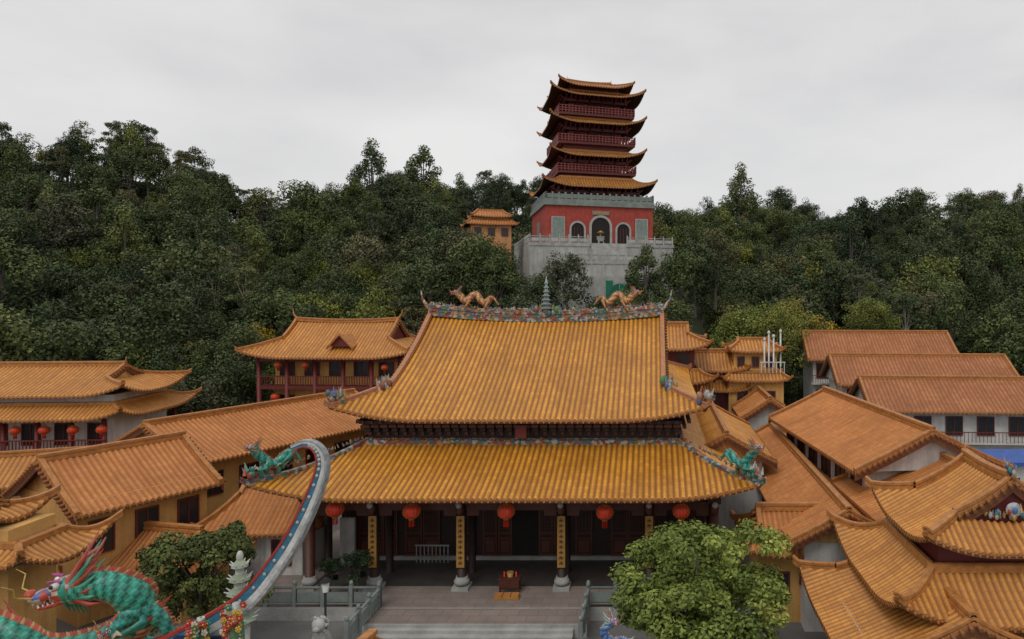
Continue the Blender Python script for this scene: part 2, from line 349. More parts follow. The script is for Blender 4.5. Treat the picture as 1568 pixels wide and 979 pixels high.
# dragon --------------------------------------------------------
def catmull(pts,k=6):
    P=[Vector(p) for p in pts]; P=[P[0]*2-P[1]]+P+[P[-1]*2-P[-2]]; out=[]
    for i in range(1,len(P)-2):
        for j in range(k):
            t=j/k
            out.append(.5*((2*P[i])+(P[i+1]-P[i-1])*t+(2*P[i-1]-5*P[i]+4*P[i+1]-P[i+2])*t*t+(3*P[i]-P[i-1]-3*P[i+1]+P[i+2])*t**3))
    out.append(P[-2]); return out
def dragon(mb,pts,r,head_dir,back=(.03,.30,.20),belly=(.55,.45,.3),fin=(.45,.06,.035),face=(.6,.5,.4),mane=(.10,.40,.27),claw=(.6,.5,.35),hs=2.1,legs=(.25,.3,.62,.68),kk=8,finl=.45):
    C=catmull(pts,kk); n=len(C)
    rad=[r*(.12+.88*min(1,(i/n)*2.6))*(1 if i<n*.8 else .95-.15*(i/n-.8)*5) for i in range(n)]
    back2=[x*.45 for x in back]; back3=[min(1,x*1.5+.02) for x in back]
    def cf(i,j,nz):
        if nz<-.55: return belly if i%2 else (.45,.10,.06)
        return back if (i+j)%2 else (back2 if (i+j)%4 else back3)
    mb.tube(C,rad,16 if kk>8 else 12,0,belly,cf)
    for i in range(2,n-1,max(1,kk//8)):
        t=(C[min(i+1,n-1)]-C[i-1]).normalized(); up=Vector((0,0,1)); sdv=t.cross(up)
        if sdv.length<.2: sdv=Vector((0,1,0))
        nn=sdv.normalized().cross(t).normalized()
        b=C[i]+nn*rad[i]*.85
        mb.tube([b-t*.25*r,b+nn*rad[i]*finl-t*.45*r],[rad[i]*.28,.005],4,0,fin if i%3 else (.5,.28,.1))
    for li,l in enumerate(legs):
        i=int(l*n); c=C[i]; sy=-1 if li%2==0 else 1; t=(C[i+1]-C[i]).normalized()
        hip=c; knee=c+Vector((0,sy*r*1.5,-r*.8))-t*r*1.0; foot=c+Vector((0,sy*r*1.8,-r*2.0))+t*r*.9
        mb.tube([hip,knee,knee.lerp(foot,.6),foot],[r*.6,r*.5,r*.3,r*.28],8,0,back)
        for a in(-.6,-.2,.2,.6):
            d=(t*math.cos(a)+Vector((0,math.sin(a),0))).normalized()
            mb.tube([foot,foot+d*r*.6+Vector((0,0,r*.12)),foot+d*r*.95-Vector((0,0,r*.3))],[r*.15,r*.12,.005],5,0,claw)
        for a in range(3):
            mb.tube([knee,knee-t*r*(.9+.3*a)+Vector((0,0,r*(.2+.4*a)))],[r*.2,.005],4,0,fin)
    X=Vector(head_dir).normalized(); Y=Vector((0,0,1)).cross(X).normalized(); Z=X.cross(Y)
    M=Matrix((X,Y,Z)).transposed(); h=C[-1]; s=r*hs
    def w(x,y,z): return h+M@Vector((x*s,y*s,z*s))
    mb.ell(w(.1,0,.1),(s*.62,s*.5,s*.48),0,face,16,10,M=M,colf=lambda i,j: face if (i*j+j)%3==1 else ((.5,.06,.03) if j%3 else back))
    mb.ell(w(.75,0,.12),(s*.55,s*.33,s*.22),0,face,14,8,M=M,colf=lambda i,j: (.08,.16,.42) if i<4 and j%2==0 else (face if j%3 else (.5,.06,.04)))
    mb.ell(w(1.15,0,.28),(s*.2,s*.26,s*.17),0,(.6,.08,.04),8,6,M=M)
    mb.ell(w(.62,0,-.28),(s*.52,s*.27,s*.12),0,(.5,.06,.035),10,6,M=M)
    mb.ell(w(.6,0,-.18),(s*.42,s*.16,s*.06),0,(.65,.2,.15),8,5,M=M)
    for q in range(5):
        for sy in(-1,1):
            mb.tube([w(.45+.16*q,sy*.24,-.02),w(.47+.16*q,sy*.24,-.16)],[s*.045,.004],4,0,(.8,.78,.7))
            mb.tube([w(.45+.13*q,sy*.2,-.22),w(.47+.13*q,sy*.2,-.10)],[s*.04,.004],4,0,(.8,.78,.7))
    for sy in(-1,1):
        mb.ell(w(.38,sy*.36,.42),(s*.15,)*3,0,(.8,.8,.76),8,6)
        mb.ell(w(.46,sy*.44,.44),(s*.08,)*3,0,(.02,.02,.02),8,6)
        mb.tube([w(.25,sy*.3,.5),w(.55,sy*.42,.66)],[s*.1,s*.03],5,0,(.5,.08,.3))
        mb.tube([w(-.05,sy*.25,.45),w(-.45,sy*.4,.95),w(-.95,sy*.45,1.15),w(-1.15,sy*.5,1.45)],[s*.12,s*.1,s*.07,.01],6,0,(.40,.12,.07))
        mb.tube([w(-.55,sy*.42,1.0),w(-.6,sy*.55,1.4)],[s*.07,.01],5,0,(.40,.12,.07))
        mb.tube([w(1.1,sy*.25,.2),w(1.45,sy*.5,.45),w(1.35,sy*.8,.85),w(1.6,sy*.9,1.1)],[s*.04,s*.03,s*.025,.005],5,0,(.6,.4,.1))
        for q in range(7):
            a=q*.42-.9
            mb.tube([w(-.1,sy*.38,a*.3),w(-.5,sy*.7,a*.6+.05),w(-.95,sy*.8,a*.9+.25)],[s*.13,s*.09,.005],5,0,mane if q%2 else fin)
    for q in range(5): mb.tube([w(.3-.1*q,0,-.35),w(.2-.12*q,0,-.75-.08*q)],[s*.08,.005],4,0,mane)
# ---------------------------------------------------------------- terrain
RP=[(-400,38,120),(-137,46,130),(-124.4,44.6,130),(-113.7,43.0,132),(-103.3,45.4,135),(-92.4,41.2,138),(-81.5,37.0,142),(-76,33.5,146),(-68.9,37.7,150),(-58.9,41.2,154),(-45.4,39.5,158),(-36.7,41.3,160),(-26.4,40.6,162),(0,36.5,166),(16.1,35.5,168),(32.5,39.0,170),(49.4,35.7,172),(66.6,40,174),(75.4,35.0,175),(82.5,40.5,176),(96.7,39.5,178),(120,40.8,180),(400,36,180)]
YS=[(-400,56),(-42,58),(-36,72),(-20,73),(0,70),(13,75),(17,86),(45,88),(60,80),(400,70)]
rx_=[a[0] for a in RP]; rz_=[a[1]-7.5 for a in RP]; ry_=[a[2] for a in RP]
def hgt(x,y):
    zr=np.interp(x,rx_,rz_); yr=np.interp(x,rx_,ry_); ys=np.interp(x,[a[0] for a in YS],[a[1] for a in YS])
    t=(y-ys)/(yr-ys); tc=np.clip(t,0,1)
    g=np.where(tc<.1,5*tc*tc,tc-.05)/.95
    g=g*(1-.25*(tc*(1-tc))*1.0)
    z=zr*g
    z=np.where(t>1,zr*np.maximum(0,1-(t-1)*.6),z)
    amp=np.clip(t*4,0,1)
    z=z+amp*(1.8*np.sin(x*.11+1)*np.cos(y*.09)+1.0*np.sin(x*.23+y*.17))
    return z-.6
xs=np.concatenate([[-2500,-1200,-600],np.arange(-300,241,4.0),[500,1200,2500]])
ysg=np.concatenate([[-600,-200,-60],np.arange(0,301,4.0),[380,600,1200,3000]])
X,Y=np.meshgrid(xs,ysg); Z=hgt(X,Y)
me=bpy.data.meshes.new('ground'); nx=len(xs)
me.from_pydata(list(zip(X.ravel(),Y.ravel(),Z.ravel())),[],[(j*nx+i,j*nx+i+1,(j+1)*nx+i+1,(j+1)*nx+i) for j in range(len(ysg)-1) for i in range(nx-1)])
me.materials.append(plain('forest_soil',(.05,.06,.028),.95,.5,.3)); 
for p in me.polygons: p.use_smooth=True
g=bpy.data.objects.new('ground',me); sc.collection.objects.link(g)
# ---------------------------------------------------------------- trees
def leaves(mb,r,subs,nleaf,ls,inner,vz=.8):
    w=np.array([s[3]**2 for s in subs]); w/=w.sum()
    idx=r.choice(len(subs),nleaf,p=w); S=np.array(subs)[idx]
    d=r.normal(size=(nleaf,3)); d/=np.linalg.norm(d,axis=1)[:,None]
    rr=r.uniform(inner,1.15,size=(nleaf,1))**.6
    P=S[:,:3]+d*S[:,3:4]*rr*np.array([1,1,vz])
    nrm=d*.9+r.normal(size=(nleaf,3))*.5+np.array([0,0,.4]); nrm/=np.linalg.norm(nrm,axis=1)[:,None]
    t=np.cross(nrm,r.normal(size=(nleaf,3))); t/=np.linalg.norm(t,axis=1)[:,None]; b=np.cross(nrm,t)
    sz=ls*r.uniform(.6,1.3,size=(nleaf,1))
    V=np.stack([P-t*sz,P+b*sz*.55,P+t*sz,P-b*sz*.55],axis=1).reshape(-1,3)
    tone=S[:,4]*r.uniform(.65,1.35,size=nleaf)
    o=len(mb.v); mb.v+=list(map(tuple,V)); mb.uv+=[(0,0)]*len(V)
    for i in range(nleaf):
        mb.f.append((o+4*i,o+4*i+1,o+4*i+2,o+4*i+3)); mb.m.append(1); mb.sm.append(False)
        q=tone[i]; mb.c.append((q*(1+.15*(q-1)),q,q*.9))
def treemesh(name,seed,H,R,nleaf,ls,leaf,cz=.62,flat=.75,nl=11,spread=1.0,bark=None,thin=1.0,sub=9,inner=.5):
    r=np.random.default_rng(seed); mb=MB()
    lobes=[]
    for i in range(nl):
        a=i*2.4+r.uniform(-.5,.5); q=r.uniform(.2,.8)*R*spread; zz=H*cz+r.uniform(-.85,.95)*R*flat*.8
        zz-=.22*(q/R)**2*R
        lobes.append((q*math.cos(a),q*math.sin(a),zz,R*r.uniform(.28,.52),r.uniform(.6,1.3)))
    lobes.append((0,0,H*cz+R*flat*.6,R*.45,1.2))
    base=H*cz-R*.35*max(1,flat)
    mb.tube([(0,0,-1.0),(R*.03,0,base*.5),(0,R*.03,base),(0,0,H*cz+R*.3)],[R*.085*thin,R*.065*thin,R*.05*thin,R*.015],7,0,(.5,.5,.5))
    for l in lobes:
        m=Vector((l[0]*.4,l[1]*.4,base+(l[2]-base)*.45))
        mb.tube([(0,0,min(base*.85,l[2]-.3)),m,(l[0],l[1],l[2])],[R*.035*thin,R*.022*thin,R*.006],5,0,(.5,.5,.5))
    subs=[]
    for l in lobes:
        for k in range(sub):
            d=r.normal(size=3); d/=np.linalg.norm(d); d[2]=abs(d[2])*.9-.25
            subs.append((l[0]+d[0]*l[3]*.85,l[1]+d[1]*l[3]*.85,l[2]+d[2]*l[3]*.8,l[3]*r.uniform(.25,.5),l[4]*r.uniform(.65,1.4)))
    leaves(mb,r,subs,nleaf,ls,inner)
    return mb.build(name,[bark or BARK,leaf])
def roundtree(name,seed,H,R,nleaf,ls,leaf,bark=None,skew=0,pw=.55,nsub=75):
    # dense rounded crown: clumps spread over a lumpy ovoid from just above the ground to the top
    r=np.random.default_rng(seed); mb=MB(); zc=H*.56; hz=H*.46
    ph=r.uniform(0,6.28,4); subs=[]
    def rad(d):
        a=math.atan2(d[1],d[0])
        return 1+.16*math.sin(2*a+ph[0])+.12*math.sin(3*a+ph[1]+d[2]*2)+.12*math.sin(4*d[2]+ph[2]+a)
    for k in range(nsub):
        d=r.normal(size=3); d/=np.linalg.norm(d)
        if d[2]<-.55: d[2]*=-1
        q=rad(d)*r.uniform(.62,1.0)
        taper=1-.25*max(0,d[2])**1.5*(1 if pw<.6 else 2)
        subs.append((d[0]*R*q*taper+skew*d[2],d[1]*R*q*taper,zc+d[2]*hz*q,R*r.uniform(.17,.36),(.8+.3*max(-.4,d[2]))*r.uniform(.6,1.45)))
    mb.tube([(0,0,-1.2),(R*.03,0,H*.25),(0,R*.03,H*.5),(skew*.5,0,H*.85)],[R*.085,R*.065,R*.05,R*.015],7,0,(.5,.5,.5))
    for k in range(12):
        s=subs[k]; mb.tube([(0,0,H*(.2+.03*k)),(s[0]*.5,s[1]*.5,(H*.3+s[2])*.5),(s[0],s[1],s[2])],[R*.035,R*.02,R*.006],5,0,(.5,.5,.5))
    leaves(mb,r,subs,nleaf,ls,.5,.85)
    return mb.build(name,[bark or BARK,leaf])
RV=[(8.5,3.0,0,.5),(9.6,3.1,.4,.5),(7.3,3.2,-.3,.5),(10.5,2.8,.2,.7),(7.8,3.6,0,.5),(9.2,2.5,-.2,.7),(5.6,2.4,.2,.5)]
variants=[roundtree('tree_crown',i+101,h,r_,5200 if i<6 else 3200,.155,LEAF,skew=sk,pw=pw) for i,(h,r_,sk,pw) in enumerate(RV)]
variants.append(treemesh('tall_tree_crown',19,13.5,2.6,4800,.13,LEAF,cz=.66,flat=1.7,nl=15,bark=PBARK,thin=.9,sub=9,inner=.3))
variants.append(roundtree('light_green_tree_crown',121,7.8,3.2,5200,.15,LIME))
EX=[(-24,7,95,128),(-31,-18,99,112),(-40,-20,50,74),(-60,-36,40,60),(12,60,50,84),(-3,14,50,71)]
NV=len(variants); pts=[[] for _ in range(NV)]
def zone_ok(px,py): return not any(a<px<b and c<py<d for a,b,c,d in EX)
yy=58.0
while yy<192:
    sp=3.9+(yy-58)*.004
    x=-190.0
    while x<150:
        px=x+random.uniform(-1.8,1.8); py=yy+random.uniform(-1.8,1.8); x+=sp
        ys=np.interp(px,[a[0] for a in YS],[a[1] for a in YS]); yr=float(np.interp(px,rx_,ry_))
        if py<ys+1 or py>yr+7: continue
        u=1000+1045*px/py
        if u<-130 or u>1700: continue
        if not zone_ok(px,py): continue
        if -14<px<-1 and 84<py<=95: continue
        if random.random()<.03: continue
        s=random.choice([.6,.75,.85,.95,1,1.1,1.25]) if random.random()>.08 else random.uniform(1.35,1.65)
        k=random.randrange(7)
        if random.random()<.03 and py>78: k=7; s=random.uniform(.7,1.0)
        elif random.random()<(.13 if py<110 else .05): k=8; s*=.9
        if -30<px<10 and 78<py<112: s=min(s,.7); k=min(k,6)
        pts[k].append((px,py,float(hgt(px,py))-.3,s,random.uniform(0,6.28)))
    yy+=sp*.9
for i in range(12):
    px=random.uniform(-125,98); yr=float(np.interp(px,rx_,ry_)); py=yr-random.uniform(0,8)
    if -40<px<12: continue
    pts[7].append((px,py,float(hgt(px,py))-1.5,random.uniform(.7,.95),random.uniform(0,6)))
for(px,py,s)in((-106,134,1.0),(-101,136,.95),(-97,131,.95),(-122,128,1.05),(79,172,1.0),(58,170,.9),(-29,84,.95),(-33,87,.9),(-62,100,.9),(-15,98,.0)):
    if s>0: pts[7].append((px,py,float(hgt(px,py))-.8,s,px))
for k in range(NV):
    vs=[];fs=[]
    for(px,py,pz,s,a) in pts[k]:
        o=len(vs)
        for q in range(4):
            an=a+q*math.pi/2; rr=s/math.sqrt(2)
            vs.append((px+rr*math.cos(an),py+rr*math.sin(an),pz))
        fs.append((o,o+1,o+2,o+3))
    me=bpy.data.meshes.new('forest_trees'); me.from_pydata(vs,[],fs)
    o=bpy.data.objects.new('forest_trees',me); sc.collection.objects.link(o)
    o.instance_type='FACES'; o.use_instance_faces_scale=True; o.instance_faces_scale=1.0; o.show_instancer_for_render=False; o.show_instancer_for_viewport=False
    variants[k].parent=o
yt=roundtree('yellow_tree',31,8.0,3.0,5000,.14,LEAFY)
yt.location=(22.3,92,float(hgt(22.3,92))+1.2); yt.scale=(1.0,1.0,1.15)
for (x,y,s,dz) in((25.2,96,.95,1.0),(-45,78,.75,0),(-64,95,.7,0),(33,100,.7,0),(19,99,.8,1)):
    o=bpy.data.objects.new('yellow_tree',yt.data); sc.collection.objects.link(o); o.location=(x,y,float(hgt(x,y))-.3+dz); o.scale=(s,)*3; o.rotation_euler=(0,0,x)
gt=roundtree('broadleaf_tree',37,8,3.6,9000,.13,LIME)
for i,(x,y,z,s) in enumerate(((9.6,77,4.6,1.05),(14.0,79,4.9,1.05),(18,90,7.0,.9),(30,94,7,.9),(-50,70,1.5,.8),(-66,84,6.5,.9),(11.8,80,5.5,1.0))):
    o=gt if i==0 else bpy.data.objects.new('broadleaf_tree',gt.data)
    if i: sc.collection.objects.link(o)
    o.location=(x,y,z); o.scale=(s,)*3; o.rotation_euler=(0,0,i*1.3)
for i,(x,y,z,s,k) in enumerate(((-11.2,88,11.2,1.05,0),(-22.5,88,11.6,1.3,4),(-19.6,85,9.6,1.1,1),(-16.2,82,8.2,.95,2),(-1.0,90,10.8,1.1,5),(3.5,92,11.2,1.1,0),(-6.6,85,6.6,.85,1),(-28,86,10.5,1.2,2),(-9.8,83,6.0,.95,2),(-3.4,87,7.4,1.0,4),(1.5,86,7.5,1,2),(-13.8,85,8.4,.95,1),(-26.5,95,15.4,1.0,0),(-22.6,95,15.0,.95,2),(-30,97,16.0,1.0,4),(-18.0,91,12.8,.85,6),(5.8,96,13.0,1.15,4),(9,99,14,1.1,1),(-8.2,88,8.2,.8,6),(-24.5,91,13.5,1.0,6))):
    o=bpy.data.objects.new('evergreen_tree',variants[k].data); sc.collection.objects.link(o); o.location=(x,y,z); o.scale=(s,)*3; o.rotation_euler=(0,0,i)
ct=treemesh('courtyard_tree',51,6.2,3.3,38000,.10,LEAFG,cz=.60,flat=.76,nl=19,spread=1.1,inner=.3); ct.location=(1.75,27.2,-.45); ct.scale=(1.12,.9,1.02)
ct2=treemesh('courtyard_tree',57,5.2,2.3,17000,.09,leafmat('courtyard_leaves_dark',[(0,(.09,.11,.035)),(1,(.095,.12,.038))]),cz=.6,flat=.9,nl=14,inner=.3); ct2.location=(-19.2,29,-.3)
# ---------------------------------------------------------------- paving
pv,nt,b=newmat('courtyard_paving'); tc=N(nt,'ShaderNodeTexCoord').outputs['Object']
br=N(nt,'ShaderNodeTexBrick'); nt.links.new(tc,br.inputs['Vector']); br.inputs['Scale'].default_value=1; br.inputs['Brick Width'].default_value=.9; br.inputs['Row Height'].default_value=.6; br.inputs['Mortar Size'].default_value=.012
br.inputs['Color1'].default_value=(.34,.275,.24,1); br.inputs['Color2'].default_value=(.29,.235,.205,1); br.inputs['Mortar'].default_value=(.13,.11,.10,1)
dn=noise(nt,.7,7,tc); nt.links.new(mixc(nt,ramp(nt,dn,[(.35,(.6,.6,.6)),(.65,(0,0,0))]),br.outputs[0],(.19,.155,.135)),b.inputs['Base Color']); b.inputs['Roughness'].default_value=.5
mb=MB(); mb.box(-70,45,-30,60,-.9,-.592); mb.build('courtyard_pavement',[plain('grey_paving',(.17,.165,.155),.9,.4,.5)])
ter=empty('temple_terrace')
mb=MB(); mb.box(-20,6,32.6,58,-.6,.0,0); mb.box(-13.2,-3.0,31.0,32.6,-.6,.0,0)
for i in range(4): mb.box(-12.6,-3.6,31.0-.34*(i+1),31.0-.34*i,-.6,-.03-.14*(i+1)+.02,1)
mb.box(-13.2,-3,30.94,31.0,-.6,.012,1)
mb.box(-20,6,32.54,32.6,-.6,.012,1)
mb.build('paving',[pv,STONE],ter)
def balustrade(parent,p,q,z,name='balustrade',mat=None):
    mb=MB(); P=Vector((*p,z));Q=Vector((*q,z)); L=(Q-P).length; n=max(1,round(L/1.3)); d=(Q-P)/n
    for i in range(n+1):
        c=P+d*i; mb.box(c.x-.09,c.x+.09,c.y-.09,c.y+.09,z,z+1.05,0); mb.ell((c.x,c.y,z+1.15),(.1,.1,.13),0)
    for h,w in((.92,.07),(.15,.06)):
        mb.tube([P+Vector((0,0,h)),Q+Vector((0,0,h))],w,6,0)
    for i in range(n):
        a=P+d*(i+.1); c=P+d*(i+.9); s=Vector((d.y,-d.x,0)).normalized()*.03
        mb.add([a+s+Vector((0,0,.25)),c+s+Vector((0,0,.25)),c+s+Vector((0,0,.7)),a+s+Vector((0,0,.7)),a-s+Vector((0,0,.25)),c-s+Vector((0,0,.25)),c-s+Vector((0,0,.7)),a-s+Vector((0,0,.7))],[(0,1,2,3),(4,5,6,7),(0,1,5,4),(3,2,6,7)],0)
    return mb.build(name,[mat or GSTONE],parent)
balustrade(ter,(-13.1,32.6),(-13.1,29.2),-.05)
balustrade(ter,(-3.1,32.6),(-3.1,29.2),-.05)
balustrade(ter,(-19.9,32.7),(-13.1,32.7),0); balustrade(ter,(-3.1,32.7),(5.9,32.7),0)
# ---------------------------------------------------------------- main hall
VERGE=plain('verge_tile',(.46,.20,.09),.5,.45,6)
hall=empty('temple_main_hall',(-7.2,46,0))
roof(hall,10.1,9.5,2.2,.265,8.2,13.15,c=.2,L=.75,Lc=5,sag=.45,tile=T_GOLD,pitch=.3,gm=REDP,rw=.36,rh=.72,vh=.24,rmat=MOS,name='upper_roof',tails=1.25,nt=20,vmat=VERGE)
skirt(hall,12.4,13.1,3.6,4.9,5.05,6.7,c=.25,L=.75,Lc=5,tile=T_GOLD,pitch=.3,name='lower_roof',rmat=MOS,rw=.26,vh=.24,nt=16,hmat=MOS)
mb=MB()
mb.box(-8.6,8.6,-8.0,8.0,6.3,8.6,0)
mb.box(-8.75,8.75,-8.15,-8.0,6.75,6.98,4); mb.box(-8.7,8.7,-8.1,-8.0,7.9,8.05,1)
for i in range(36):
    x=-8.5+17*i/35
    for k in range(4):
        w=.09+.055*k; mb.box(x-w,x+w,-8.15-.28*k,-8.002-.02*k,7.15+.26*k,7.33+.26*k,0 if k%2 else 1)
    mb.box(x-.05,x+.05,-9.1,-8.0,7.95,8.12,1)
for sx in(-1,1):
    for i in range(32):
        y=-8+16*i/31
        for k in range(3):
            xx=sx*(8.6+.25*k); mb.box(min(xx,xx+sx*.2),max(xx,xx+sx*.2),y-.12,y+.12,7.2+.3*k,7.4+.3*k,1)
mb.box(-.3,.3,-8.9,-8.8,7.15,7.85,5)
mb.box(-10.4,10.4,-7.4,-7.2,0,6.0,0)
mb.box(-10.4,10.4,11.0,11.2,0,5.3,0)
for sx in(-1,1): mb.box(min(sx*10.2,sx*10.4),max(sx*10.2,sx*10.4),-7.2,11,0,5.3,5)
mb.box(-11,11,-11.5,-7.4,4.95,5.05,0)
PX=[-10.3,-7.0,-2.55,2.55,7.0,10.3]
for x in PX:
    mb.cyl(x,-11.2,.55,4.9,.24,16,1 if abs(x)>10 else 0); 
    mb.box(x-.42,x+.42,-11.62,-10.78,.0,.16,2); mb.ell((x,-11.2,.36),(.4,.4,.22),2,None,14,8)
    mb.cyl(x,-11.2,.5,.62,.3,14,2)
    mb.box(x-.34,x+.34,-11.5,-10.9,4.35,4.62,1); mb.box(x-.22,x+.22,-11.9,-10.5,4.62,4.9,1)
    mb.ell((x,-11.65,4.2),(.22,.2,.34),1); mb.ell((x,-11.8,4.4),(.16,.16,.16),2,None,8,6)
    mb.cyl(x,-9.2,0,5,.2,12,0)
for a,b in zip(PX[:-1],PX[1:]):
    mb.box(a+.24,b-.24,-11.32,-11.08,4.0,4.45,1); mb.box(a+.24,b-.24,-11.28,-11.12,4.5,4.85,0)
    for k in range(8):
        x=a+(b-a)*(k+.5)/8; mb.box(x-.1,x+.1,-11.6,-11.05,4.87,5.0,3 if k%3==0 else 1)
    mb.box(a+.26,a+.9,-11.25,-11.15,3.7,4.0,1); mb.box(b-.9,b-.26,-11.25,-11.15,3.7,4.0,1)
for x in(-7.0,-2.55,2.55,7.0):
    mb.box(x-.2,x+.2,-11.49,-11.44,1.15,3.75,3)
    for k in range(9):
        z=3.55-k*.27
        mb.box(x-.11,x+.11,-11.498,-11.49,z-.02,z+.02,0); mb.box(x-.02,x+.02,-11.4995,-11.49,z-.09,z+.09,0)
        mb.box(x-.1,x-.03,-11.497,-11.49,z-.09,z-.06,0); mb.box(x+.03,x+.1,-11.497,-11.49,z-.08,z-.05,0)
def leafdoor(x0,x1,y):
    mb.box(x0,x1,y-.06,y,.25,3.6,0)
    for a,b in((x0,x0+.09),(x1-.09,x1)): mb.box(a,b,y-.1,y-.06,.25,3.6,6)
    for z in(.25,1.15,1.45,3.5): mb.box(x0+.09,x1-.09,y-.1,y-.06,z,z+.1,6)
    mb.box(x0+.16,x1-.16,y-.085,y-.06,.42,1.08,6)
    n=5
    for k in range(1,n): x=x0+(x1-x0)*k/n; mb.box(x-.015,x+.015,y-.085,y-.06,1.55,3.5,6)
    for k in range(1,10): z=1.55+1.95*k/10; mb.box(x0+.09,x1-.09,y-.08,y-.06,z-.012,z+.012,6)
for a,b in((-10.2,-7.2),(-6.8,-2.8),(2.8,6.8),(7.2,10.2)):
    n=4
    for k in range(n):
        if abs(a)<8 and k in((2,) if a<0 else (1,)): continue
        leafdoor(a+(b-a)*k/n+.02,a+(b-a)*(k+1)/n-.02,-7.42)
for a in(-2.4,-1.55,.75,1.6): leafdoor(a,a+.8,-7.42)
mb.box(-.75,.75,-7.45,-7.405,.1,3.5,7)
mb.box(-10.4,10.4,-7.6,-7.4,0,.22,2); mb.box(-1.6,1.6,-7.75,-7.42,3.85,4.5,3); mb.box(-1.5,1.5,-7.76,-7.75,3.95,4.4,0)
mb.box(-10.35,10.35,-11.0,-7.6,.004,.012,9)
for k in range(9): mb.box(-6.0+k*.22,-5.96+k*.22,-8.0,-7.95,.0,.95,2)
mb.box(-6.05,-4.15,-8.02,-7.93,.95,1.02,2)
mb.box(-10.1,-9.3,-8.3,-8.1,.0,2.6,8)
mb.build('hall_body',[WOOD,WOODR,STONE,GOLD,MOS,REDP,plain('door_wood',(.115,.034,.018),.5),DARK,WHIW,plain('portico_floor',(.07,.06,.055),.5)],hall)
for x,z in((-8.6,4.3),(-4.8,4.2),(-.1,4.2),(4.8,4.15),(8.6,4.2)): lantern(hall,x,-12.1,z,.42)
lantern(hall,-1.0,-9.5,4.3,.2)
mb=MB()
rpts=[(7.8*q/6,0,13.8+.45*(q/6)**2) for q in range(-6,7)]
ornaments(mb,rpts,300,.2,3,tall=1.0)
ornaments(mb,[(7.8*q/6,-.2,13.4+.45*(q/6)**2) for q in range(-6,7)],200,.12,33,tall=.8)
for sx in(-1,1):
    ornaments(mb,[(sx*7.9,-6.9,9.7),(sx*8.3,-7.4,9.6)],46,.36,8+sx,tall=1.5)
    ornaments(mb,[(sx*8.4,-7.6,9.3),(sx*10.2,-9.6,9.1)],50,.14,9+sx)
    ornaments(mb,[(sx*9.7,-9.0,9.2),(sx*10.2,-9.6,9.5)],36,.32,19+sx)
    ornaments(mb,[(sx*8.8,-8.3,7.0),(sx*12.3,-13.0,6.0)],80,.12,29+sx)
    ornaments(mb,[(sx*11.4,-12.0,6.2),(sx*12.4,-13.1,6.2)],44,.3,39+sx,pal=[(.05,.28,.24),(.08,.32,.2),(.45,.42,.38),(.4,.08,.04)])
ornaments(mb,[(-8.8,-8.3,6.93),(8.8,-8.3,6.93)],260,.11,12,tall=.9)
for k in range(7):
    r=.42-.045*k; z=13.8+.28*k
    mb.cyl(0,0,z,z+.2,r*.6,8,0,(.35,.38,.36)); mb.cyl(0,0,z+.2,z+.28,r,8,0,(.25,.33,.32),r1=r*.7)
mb.tube([(0,0,15.7),(0,0,16.2)],[.1,.01],6,0,(.4,.42,.4))
ornaments(mb,[(-1.0,0,13.7),(1.0,0,13.7)],60,.3,14)
for sx in(-1,1):
    body=[(5.4,0,14.25),(4.9,.1,14.75),(4.4,-.15,14.4),(3.8,.15,14.95),(3.2,-.05,14.5),(2.8,0,14.85),(2.55,0,15.05)]
    body=[(sx*(8.6-p[0]),p[1],p[2]) for p in body]
    dragon(mb,body,.22,(sx,-.3,.05),back=(.50,.25,.09),belly=(.55,.4,.25),fin=(.4,.12,.05),mane=(.15,.3,.22),face=(.5,.3,.14),hs=1.5)
    dragon(mb,[(sx*10.6,-11.3,6.5),(sx*11.0,-11.8,7.1),(sx*11.5,-12.3,6.6),(sx*12.0,-12.7,7.1),(sx*12.2,-12.9,7.5)],.22,(sx,-.4,.1),back=(.04,.30,.23),hs=1.5)
mb.build('ridge_ornaments',[PAINT],hall)
tb=empty('offering_table',(-7.2,34.4,0)); mb=MB()
mb.box(-.55,.55,-.3,.3,.68,.76,0)
for sx in(-.45,.45):
    for sy in(-.24,.24): mb.box(sx-.05,sx+.05,sy-.05,sy+.05,0.002,.68,0)
mb.box(-.5,.5,-.32,-.302,.3,.66,0); mb.cyl(0,0,.76,.98,.13,12,2,r1=.18)
for sx in(-.3,.3): mb.cyl(sx,0,.76,1.0,.03,8,1)
mb.box(-.62,.62,-1.0,-.5,.014,.1,2)
for k in range(3): mb.box(-.58+k*.4,-.22+k*.4,-.96,-.55,.1,.2,3)
mb.build('table_parts',[WOODR,LRED,GOLD,plain('cushion_orange',(.5,.2,.05),.9)],tb)
# ---------------------------------------------------------------- generic side buildings
def body(parent,x0,x1,y0,y1,z0,z1,wall,name='walls',win=(),posts=0,postmat=REDP,pz=None,po=1.0):
    mb=MB(); mb.box(x0,x1,y0,y1,z0,z1,0)
    for(side,n,zc,w,h) in win:
        if side=='f': windows(mb,x0,x1,n,y0,zc,w,h,1,2)
        if side=='b': windows(mb,x0,x1,n,y1,zc,w,h,1,2,1)
    if posts:
        for i in range(posts):
            x=x0+(x1-x0)*i/(posts-1)
            for y in(y0-po,y1+po): mb.cyl(x,y,z0,pz or z1,.16,10,3)
    return mb.build(name,[wall,REDP,GLASS,postmat],parent)
b1=empty('left_gallery_building',(-27.9,49,0),65); roof(b1,7.9,4.6,0,1,4.9,6.9,c=.1,L=0,tile=T_ORANGE,pitch=.3)
body(b1,-7.2,7.2,-3.6,3.6,-.6,5.3,YELW,win=(('f',6,3.3,1.2,1.3),))
b2=empty('left_side_hall',(-28.1,35.8,0),62); roof(b2,3.3,3.7,0,1,4.75,6.9,c=.15,L=0,tile=T_ORANGE,pitch=.28)
